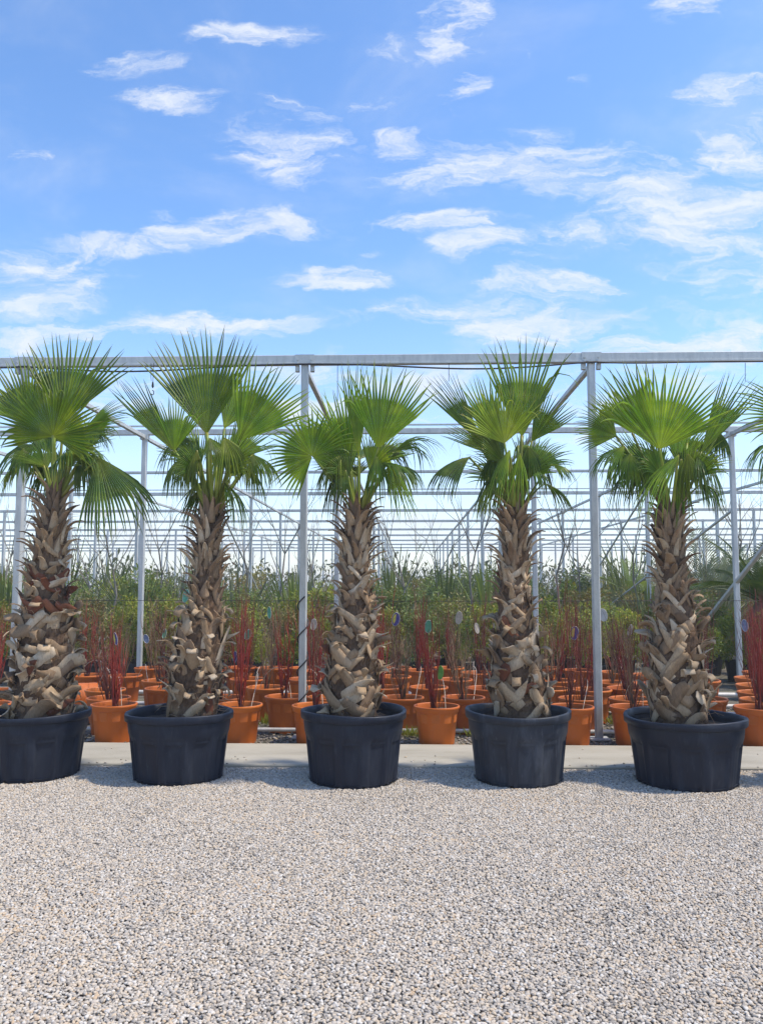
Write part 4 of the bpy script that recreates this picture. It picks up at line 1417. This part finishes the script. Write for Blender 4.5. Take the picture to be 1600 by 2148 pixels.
TAGS = [(390, 1250, 7.9, 24, 36, 'tag_green', 0, 'pale green oval plant tag high beside the curled-base palm trunk'),
        (565, 1285, 8.2, 14, 32, 'tag_green', 0, 'narrow green plant tag above a bare shrub left of the middle post'),
        (520, 1331, 7.3, 24, 30, 'tag_green', 1, 'tilted teal-green plant tag hanging beside the curled-base palm'),
        (493, 1378, 7.4, 15, 32, 'tag_purple', 0, 'deep purple plant tag low beside the curled-base palm'),
        (830, 1299, 8.0, 26, 36, 'tag_purple', 2, 'lilac and yellow plant tag right of the star-frond palm trunk'),
        (898, 1314, 7.6, 24, 34, 'tag_green', 0, 'mint green oval plant tag over bright red stems'),
        (923, 1411, 7.0, 22, 36, 'tag_lime', 3, 'lime-rimmed green plant tag low on the front-row shrub'),
        (1204, 1328, 7.3, 28, 36, 'tag_purple', 2, 'white-edged purple and yellow plant tag right of the tall-frond palm'),
        (658, 1310, 8.0, 20, 30, 'tag_tan', 0, 'faded tan plant tag beside the middle post'),
        (962, 1296, 8.2, 22, 34, 'tag_tan', 0, 'faded whitish plant tag left of the tall-frond palm'),
        (307, 1340, 8.3, 18, 24, 'tag_grey', 0, 'blue-grey plant tag left of the curled-base palm'),
        (345, 1329, 8.6, 14, 26, 'tag_green', 0, 'dark-rimmed green plant tag behind the curled-base palm'),
        (243, 1340, 6.95, 15, 34, 'tag_purple', 2, 'purple and yellow plant tag on red stems by the red-patched palm'),
        (1321, 1322, 7.5, 14, 30, 'tag_tan', 0, 'pale plant tag just left of the lattice-trunk palm'),
        (1264, 1290, 7.6, 28, 34, 'white', 0, 'white ring-shaped plant tag half behind the right-hand post'),
        (1561, 1312, 7.6, 20, 32, 'tag_grey', 0, 'lilac plant tag beyond the lattice-trunk palm'),
        (1000, 1318, 7.9, 16, 28, 'tag_tan', 0, 'small brownish plant tag beside the tall-frond palm')]
for (x, y, Y, wp, hp, mt, style_, lab) in TAGS:
    p = at(x, y, Y)
    w, h = 0.60 * wp / FPX * Y, 0.76 * hp / FPX * Y
    t = thing('plant_tag', lab, 'plant tag', p, 'plant tags among the shrubs')
    t.rotation_euler = (R_(rnd.uniform(-10, 10)), R_(35 if style_ == 1 else rnd.uniform(-14, 14)), R_(rnd.uniform(-25, 25)))
    put('plate', tag_mesh(w, h), M[mt], t)
    put('edge', loop_mesh(w, h), M['white'] if style_ != 3 else M['tag_lime'], t)
    if style_ == 2:
        put('print', print_mesh(w, h), M['tag_yellow'], t)
    mb = MB()
    mb.tube([(0, 0, -h * 0.5), (0.01, 0.01, -h * 0.5 - 0.12), (0.0, 0.03, -(p[2] - OH * 0.86))], 0.0025, 4)
    put('stick', mb.mesh('stick'), M['brown'], t)

# thin drip tubes arching from pot to pot
DR = [(0, 2), (3, 5), (10, 12), (13, 12), (14, 18), (23, 25), (24, 25), (26, 29), (28, 27), (35, 37), (38, 39), (43, 44), (46, 49), (31, 32), (1, 7), (15, 12), (52, 53)]
for (i, j) in DR:
    a, c = POT_AT[i], POT_AT[j]
    top_z = OH + rnd.uniform(0.12, 0.24)
    d = c - a
    a2, c2 = a + norm(d) * 0.10 + np.array([0.08, -0.02]), c - norm(d) * 0.06 + np.array([-0.04, -0.05])
    pts = []
    for k in range(9):
        t = k / 8
        q = a2 * (1 - t) + c2 * t
        pts.append((q[0] + 0.03 * math.sin(5 * t), q[1], OH * 0.85 + (top_z - OH * 0.85) * math.sin(math.pi * t) ** 0.8))
    mb = MB()
    mb.tube(pts, 0.0026, 5)
    tag(put('drip_tube', mb.mesh('drip_tube'), M['tag_tan']),
        'thin pale drip tube arching over pots %s' % gap_name(a[0] * 5.6 / a[1]), 'tube', 'drip tubes over the orange pots')


# ------------------------------------------------------------------ plants behind the pots
def leaf_cloud(seed, n, shape, size, flat=0.5):
    """n small pointed leaves; shape(rng) -> position, outward direction"""
    r2 = random.Random(seed)
    mb = MB()
    for i in range(n):
        p, o = shape(r2)
        d = norm(o + np.array([r2.gauss(0, .6), r2.gauss(0, .6), r2.gauss(0.1, .5)]))
        s = norm(np.cross(d, np.array([r2.gauss(0, 1), r2.gauss(0, 1), r2.gauss(0, 1)])))
        L = size * r2.uniform(0.6, 1.35)
        w = L * flat * 0.5
        nn = np.cross(d, s)
        tone = r2.random()
        mb.add([p, p + d * L * 0.5 + s * w + nn * w * 0.25, p + d * L, p + d * L * 0.5 - s * w + nn * w * 0.25], [(0, 1, 2, 3)], [tone] * 4)
    return mb.mesh('foliage', attr='rad')


def shrub_shape(h, r, clumps, seed):
    r2 = random.Random(seed)
    cl = []
    for k in range(clumps):
        a, q = r2.uniform(0, 6.283), r2.random() ** 0.6
        z = h * r2.uniform(0.12, 0.92)
        rr = r * q * (1.0 - 0.35 * (z / h))
        cl.append((np.array([rr * math.cos(a), rr * math.sin(a), z]), r2.uniform(0.07, 0.15) * (h / 0.9)))

    def f(rg2):
        c, cr = rg2.choice(cl)
        v = norm(np.array([rg2.gauss(0, 1), rg2.gauss(0, 1), rg2.gauss(0, 1)]))
        return c + v * cr * rg2.random() ** 0.45, v
    return f


def shrub_stems(seed, h, r, n=9):
    r2 = random.Random(seed)
    mb = MB()
    for k in range(n):
        a = r2.uniform(0, 6.283)
        rr = r * r2.uniform(0.3, 0.9)
        hh = h * r2.uniform(0.7, 1.0)
        mb.tube([(0.01 * math.cos(a), 0.01 * math.sin(a), 0), (rr * 0.5 * math.cos(a), rr * 0.5 * math.sin(a), hh * 0.5), (rr * math.cos(a), rr * math.sin(a), hh)],
                [0.009, 0.006, 0.002], 4, False)
    return mb.mesh('branches', attr='rad')


def strap_plant(seed, n, h, spread):
    r2 = random.Random(seed)
    mb = MB()
    for i in range(n):
        a = r2.uniform(0, 6.283)
        o = np.array([math.cos(a), math.sin(a), 0])
        base = o * r2.uniform(0, 0.10) + np.array([0, 0, r2.uniform(0.0, 0.25) * h])
        L = h * r2.uniform(0.5, 1.0)
        lean = r2.uniform(0.05, 0.55) * spread
        w = r2.uniform(0.02, 0.045)
        s = np.array([-o[1], o[0], 0])
        vs, at_ = [], []
        p = base
        d = norm(o * lean + np.array([0, 0, 1.0]))
        for k in range(6):
            t = k / 5
            ww = w * (0.5 + 1.1 * t) * (1 - t ** 2.5) + 0.001
            vs += [p - s * ww / 2 + o * 0.002, p + o * 0.012, p + s * ww / 2 + o * 0.002]
            at_ += [0.1 + 0.85 * t] * 3
            p = p + d * L / 5
            d = norm(d + np.array([0, 0, -1.0]) * 0.10 * lean * (k + 1) + o * 0.10 * lean)
        fs = []
        for k in range(5):
            fs += [(3 * k, 3 * k + 1, 3 * k + 4, 3 * k + 3), (3 * k + 1, 3 * k + 2, 3 * k + 5, 3 * k + 4)]
        mb.add(vs, fs, at_)
    return mb.mesh('leaves', attr='rad')


def nursery_pot(r, h):
    mb = MB()
    mb.lathe([(r * 0.8, 0), (r * 0.96, h * 0.9), (r * 1.04, h * 0.9), (r * 1.04, h), (r * 0.96, h), (r * 0.92, h * 0.85), (0.001, h * 0.86)], 20)
    return mb.mesh('nursery_pot')


NP = nursery_pot(0.17, 0.27)
NP.materials.append(M['black'])
SHR = []
for k, (h, r, mt, nl, sz) in enumerate([(0.80, 0.30, 'leaf_a', 3000, 0.036), (0.86, 0.28, 'leaf_b', 3000, 0.034), (0.76, 0.32, 'leaf_c', 3000, 0.038),
                                        (0.82, 0.30, 'leaf_e', 2300, 0.036), (0.84, 0.27, 'leaf_a', 2600, 0.034)]):
    me_ = leaf_cloud(700 + k, nl, shrub_shape(h, r, 26, 600 + k), sz, 0.6)
    me_.materials.append(M[mt])
    st = shrub_stems(650 + k, h, r)
    st.materials.append(M['brown'])
    SHR.append((me_, st, ['mid green', 'dark green', 'yellow-green', 'olive brown', 'fresh green'][k], h))


def add_shrub(x, y, k, sc, label, group, pot=True):
    fm, st, tone, h = SHR[k]
    t = thing('leafy_shrub', label, 'shrub', (x, y, 0), group)
    t.rotation_euler = (0, 0, rnd.uniform(0, 6))
    zo = 0.22 if pot else 0.0
    for nm, me_ in (('foliage', fm), ('branches', st)):
        c = put(nm, me_, None, t)
        c.location = (0, 0, zo)
        c.scale = (sc, sc, sc)
    if pot:
        put('container', NP, None, t)
    return t


TONES = ['mid green', 'dark green', 'yellow-green', 'olive brown', 'fresh green']
rr_ = random.Random(99)
for row, (Y, n_, sc0) in enumerate(((10.95, 17, 0.95), (11.6, 17, 1.05), (12.4, 18, 1.15))):
    for i in range(n_):
        x = -0.50 * Y - 0.2 + (1.03 * Y + 0.4) * (i + 0.5 * (row % 2)) / (n_ - 1) + rr_.uniform(-.08, .08)
        pxl = 855 + x * FPX / Y
        k = rr_.choice([0, 0, 1, 4, 3, 2])
        if pxl > 1470 and row < 2:
            k = 2
        elif 560 < pxl < 760 and row == 1:
            k = 3
        gp = gap_name(x * 5.6 / Y)
        add_shrub(x, Y + rr_.uniform(-.1, .1), k, sc0 * rr_.uniform(0.85, 1.12),
                  '%s shrub in %s %s' % (TONES[k], ['first hedge row', 'second hedge row', 'third hedge row'][row], gp),
                  'shrubs in rows behind the orange pots')
# yellow-green domes farther back
for (x, y, Y, sc, lab) in ((1190, 1235, 15.5, 1.75, 'bright yellow-green rounded bush right of the tall-frond palm trunk'),
                           (628, 1240, 15.8, 1.5, 'yellow-green bush behind the middle post'),
                           (885, 1240, 15.2, 1.35, 'yellow-green bush right of the star-frond palm, beside a bare sapling'),
                           (1240, 1240, 16.2, 1.45, 'yellow-green bush just left of the right-hand post'),
                           (300, 1250, 14.0, 1.2, 'yellow-green bush right of the thin left-hand post')):
    p = at(x, y, Y)
    add_shrub(p[0], Y, 2, sc, lab, 'yellow-green bushes farther back', False)
STRAP = []
for k in range(5):
    me_ = strap_plant(800 + k, 60, [1.15, 1.45, 1.0, 1.3, 0.9][k], [1.0, 0.7, 1.3, 0.9, 1.1][k])
    me_.materials.append(M['leaf_d' if k % 2 == 0 else 'leaf_b'])
    STRAP.append(me_)
for row, (Y, n_) in enumerate(((13.3, 12), (15.0, 14), (17.0, 16), (19.5, 17), (23.0, 18))):
    for i in range(n_):
        x = -0.50 * Y + 1.06 * Y * (i + 0.5 * (row % 2) + rr_.uniform(-.25, .25)) / (n_ - 1)
        gp = gap_name(x * 5.6 / Y)
        t = put('strap_leaf_plant', rr_.choice(STRAP), None, None, (x, Y + rr_.uniform(-.3, .3), 0.0))
        s_ = rr_.uniform(0.95, 1.3) * (1.0 + 0.02 * (Y - 13))
        t.scale = (s_, s_, s_)
        t.rotation_euler = (0, 0, rr_.uniform(0, 6))
        tag(t, 'spiky plant in strap-leaf %s %s' % (['row one', 'row two', 'row three', 'row four', 'row five'][row], gp), 'plant', 'strap-leaved plants behind the shrubs')
for row, (Y, n_) in enumerate(((14.2, 11), (16.2, 12), (18.3, 13), (21.5, 14))):
    for i in range(n_):
        x = -0.50 * Y + 1.06 * Y * (i + rr_.uniform(-.3, .3)) / (n_ - 1)
        k = rr_.choice([0, 1, 1, 3, 4])
        add_shrub(x, Y, k, rr_.uniform(1.35, 1.85) + 0.03 * (Y - 14),
                  'tall %s shrub in far %s %s' % (TONES[k], ['row one', 'row two', 'row three', 'row four'][row], gap_name(x * 5.6 / Y)),
                  'tall shrubs farther back', False)


# bare saplings
def sapling(seed, h):
    r2 = random.Random(seed)
    tr, br = MB(), MB()
    pts = [np.array([r2.uniform(-.03, .03) * k, r2.uniform(-.03, .03) * k, h * 0.62 * k / 4]) for k in range(5)]
    tr.tube(pts, [0.022, 0.02, 0.018, 0.016, 0.012], 6)

    def grow(p, d, L, r, lev):
        q = p + d * L * 0.5 + np.array([r2.uniform(-.03, .03), r2.uniform(-.03, .03), 0]) * L
        e = q + norm(d + np.array([0, 0, 0.25])) * L * 0.5
        br.tube([p, q, e], [r, r * 0.75, r * 0.5], 4, False, [0.3, 0.6, 1.0])
        if lev > 0:
            for k in range(r2.choice([2, 3])):
                d2 = norm(d + np.array([r2.gauss(0, .5), r2.gauss(0, .5), r2.uniform(0, .5)]))
                grow(q if k else e, d2, L * r2.uniform(0.5, 0.75), r * 0.55, lev - 1)
    for k in range(5):
        a = r2.uniform(0, 6.283)
        j = r2.choice([3, 4, 4])
        grow(pts[j], norm(np.array([math.cos(a) * 0.55, math.sin(a) * 0.55, 1.0])), h * r2.uniform(0.22, 0.36), 0.010, 2)
    a, c = tr.mesh('trunk', attr='rad'), br.mesh('crown', attr='rad')
    a.materials.append(M['bark'])
    c.materials.append(M['bark'])
    return a, c


SAP = [sapling(900 + k, h) for k, h in enumerate((2.6, 2.9, 2.4, 3.1))]
SAPS = [(838, 12.6, 0, 'right of the star-frond palm trunk'), (993, 13.2, 1, 'left of the tall-frond palm trunk'), (1172, 13.0, 3, 'between tall-frond palm and right-hand post'),
        (1215, 14.5, 2, 'just left of the right-hand post'), (238, 12.8, 2, 'beside the thin left-hand post'), (590, 14.0, 1, 'left of the middle post'),
        (655, 15.0, 0, 'behind the middle post'), (1335, 15.0, 1, 'just left of the lattice-trunk palm'), (1540, 12.6, 3, 'beside the diagonal brace'),
        (330, 15.5, 3, 'left of the curled-base palm trunk'), (920, 16.0, 2, 'in the middle of the gap left of the tall-frond palm'), (180, 16.0, 0, 'right of the red-patched palm trunk'),
        (1480, 14.5, 2, 'right of the lattice-trunk palm trunk'), (510, 17.0, 3, 'right of the curled-base palm trunk'), (20, 15.0, 1, 'left of the red-patched palm trunk')]
for (x, Y, k, where) in SAPS:
    p = at(x, 1225, Y)
    t = thing('bare_sapling', 'leafless young tree %s' % where, 'tree', (p[0], Y, 0), 'bare saplings behind the shrubs')
    t.rotation_euler = (0, 0, rr_.uniform(0, 6))
    put('trunk', SAP[k][0], None, t)
    put('crown', SAP[k][1], None, t)


# feather-leaved palms at the right
def date_palm(label, X, Y, trunk_h, n, L, seed, mt):
    r2 = random.Random(seed)
    t = thing('feather_palm', label, 'palm', (X, Y, 0), 'feather-leaved palms at the far right')
    mb = MB()
    mb.lathe([(0.20, 0.0), (0.17, trunk_h * 0.4), (0.20, trunk_h * 0.8), (0.12, trunk_h)], 14, lambda r, z, a, k: (r * (1 + r2.uniform(-.15, .15)), z))
    put('trunk', mb.mesh('trunk'), M['core'], t)
    for i in range(n):
        a = i * 2.4 + r2.uniform(-.3, .3)
        o = np.array([math.cos(a), math.sin(a), 0])
        el = r2.uniform(0.5, 1.35)
        d = norm(o * math.cos(el) + np.array([0, 0, math.sin(el)]))
        p = np.array([0, 0, trunk_h - 0.03])
        mb = MB()
        pts = [p]
        steps = 16
        Ln = L * r2.uniform(0.8, 1.1)
        for k in range(steps):
            p = p + d * Ln / steps
            pts.append(p)
            d = norm(d + np.array([0, 0, -1.0]) * 0.055 + o * 0.015)
        mb.tube(pts, [0.014 * (1 - 0.8 * k / steps) for k in range(steps + 1)], 4, False)
        for k in range(2, steps + 1):
            tg = norm(pts[k] - pts[k - 1])
            s = norm(np.cross(tg, np.array([0, 0, 1.0])))
            for half in (0, 0.5):
                b0 = pts[k] - (pts[k] - pts[k - 1]) * half
                ll = 0.34 * L / 1.3 * math.sin(math.pi * (0.12 + 0.83 * k / steps)) + 0.05
                for sg in (-1, 1):
                    dd = norm(s * sg + tg * 0.75 + np.array([0, 0, 0.35]))
                    e = b0 + dd * ll + np.array([0, 0, -0.12]) * ll
                    w = np.array([0, 0, 1.0]) * 0.009 + tg * 0.008
                    mb.add([b0 - w, b0 + dd * ll * 0.5 - w * 0.8, e, b0 + dd * ll * 0.5 + w * 0.8], [(0, 1, 2, 3)], [0.2, 0.5, 0.9, 0.5])
        put('frond', mb.mesh('frond', attr='rad'), M[mt], t)


p = at(1600, 1225, 11.6)
date_palm('feather-leaved palm with upright glossy fronds behind the end post', p[0], 11.6, 1.05, 16, 1.25, 5, 'frond_old')
p = at(1490, 1225, 14.5)
date_palm('dull feather-leaved palm with arching fronds right of the lattice-trunk palm', p[0], 14.5, 0.9, 18, 1.45, 6, 'leaf_d')
p = at(1345, 1225, 17.5)
date_palm('distant feather-leaved palm just left of the lattice-trunk palm', p[0], 17.5, 0.8, 16, 1.4, 8, 'leaf_b')

# far planting that reads as one mass
def far_shape(rg2):
    y = rg2.uniform(26, 52)
    x = rg2.uniform(-0.62, 0.66) * y
    hh = 1.55 + 0.55 * math.sin(x * 0.9 + y) + 0.4 * math.sin(x * 2.3 + 1.3 * y)
    return np.array([x, y, max(0.05, hh * rg2.random() ** 0.6)]), np.array([0, -0.3, 0.6])


me_ = leaf_cloud(1000, 26000, far_shape, 0.22, 0.35)
tag(put('distant_planting', me_, M['leaf_d']), 'far mass of grey-green nursery plants closing the view under the frame', 'plants', kind='stuff')

# weeds at the edge of the bed
def weed_shape(rg2):
    c = rg2.choice(WEEDS)
    return np.array([c[0] + rg2.gauss(0, .06), c[1] + rg2.gauss(0, .05), 0.0]), np.array([rg2.gauss(0, .25), rg2.gauss(0, .25), 1.3])


WEEDS = [at_z(x, y, 0)[:2] for (x, y) in ((560, 1520), (562, 1505), (985, 1540), (1010, 1545), (970, 1535), (1020, 1530), (185, 1500), (178, 1480), (290, 1530),
                                         (1290, 1520), (1275, 1500), (1250, 1490), (1560, 1545), (862, 1545), (700, 1520), (1130, 1530), (1395, 1540))]
me_ = leaf_cloud(1001, 1500, weed_shape, 0.085, 0.13)
tag(put('weeds', me_, M['leaf_a']), 'low grass and weeds growing between the orange pots', 'grass', kind='stuff')

# thin haze that pales the far rows
mb = MB()
mb.box((0, 0, 1.45), (640, 640, 5.0))
hz = put('haze', mb.mesh('haze'))
hm = bpy.data.materials.new('thin_haze')
hm.use_nodes = True
hb = NT(hm.node_tree)
hv = hb.n('ShaderNodeVolumePrincipled', Density=0.0028, Anisotropy=0.2)
hv.inputs['Color'].default_value = (0.9, 0.93, 0.96, 1)
hb.n('ShaderNodeOutputMaterial', Volume=hv.outputs[0])
hz.data.materials.append(hm)
tag(hz, 'thin pale haze over the far rows of the nursery', 'haze', kind='stuff')
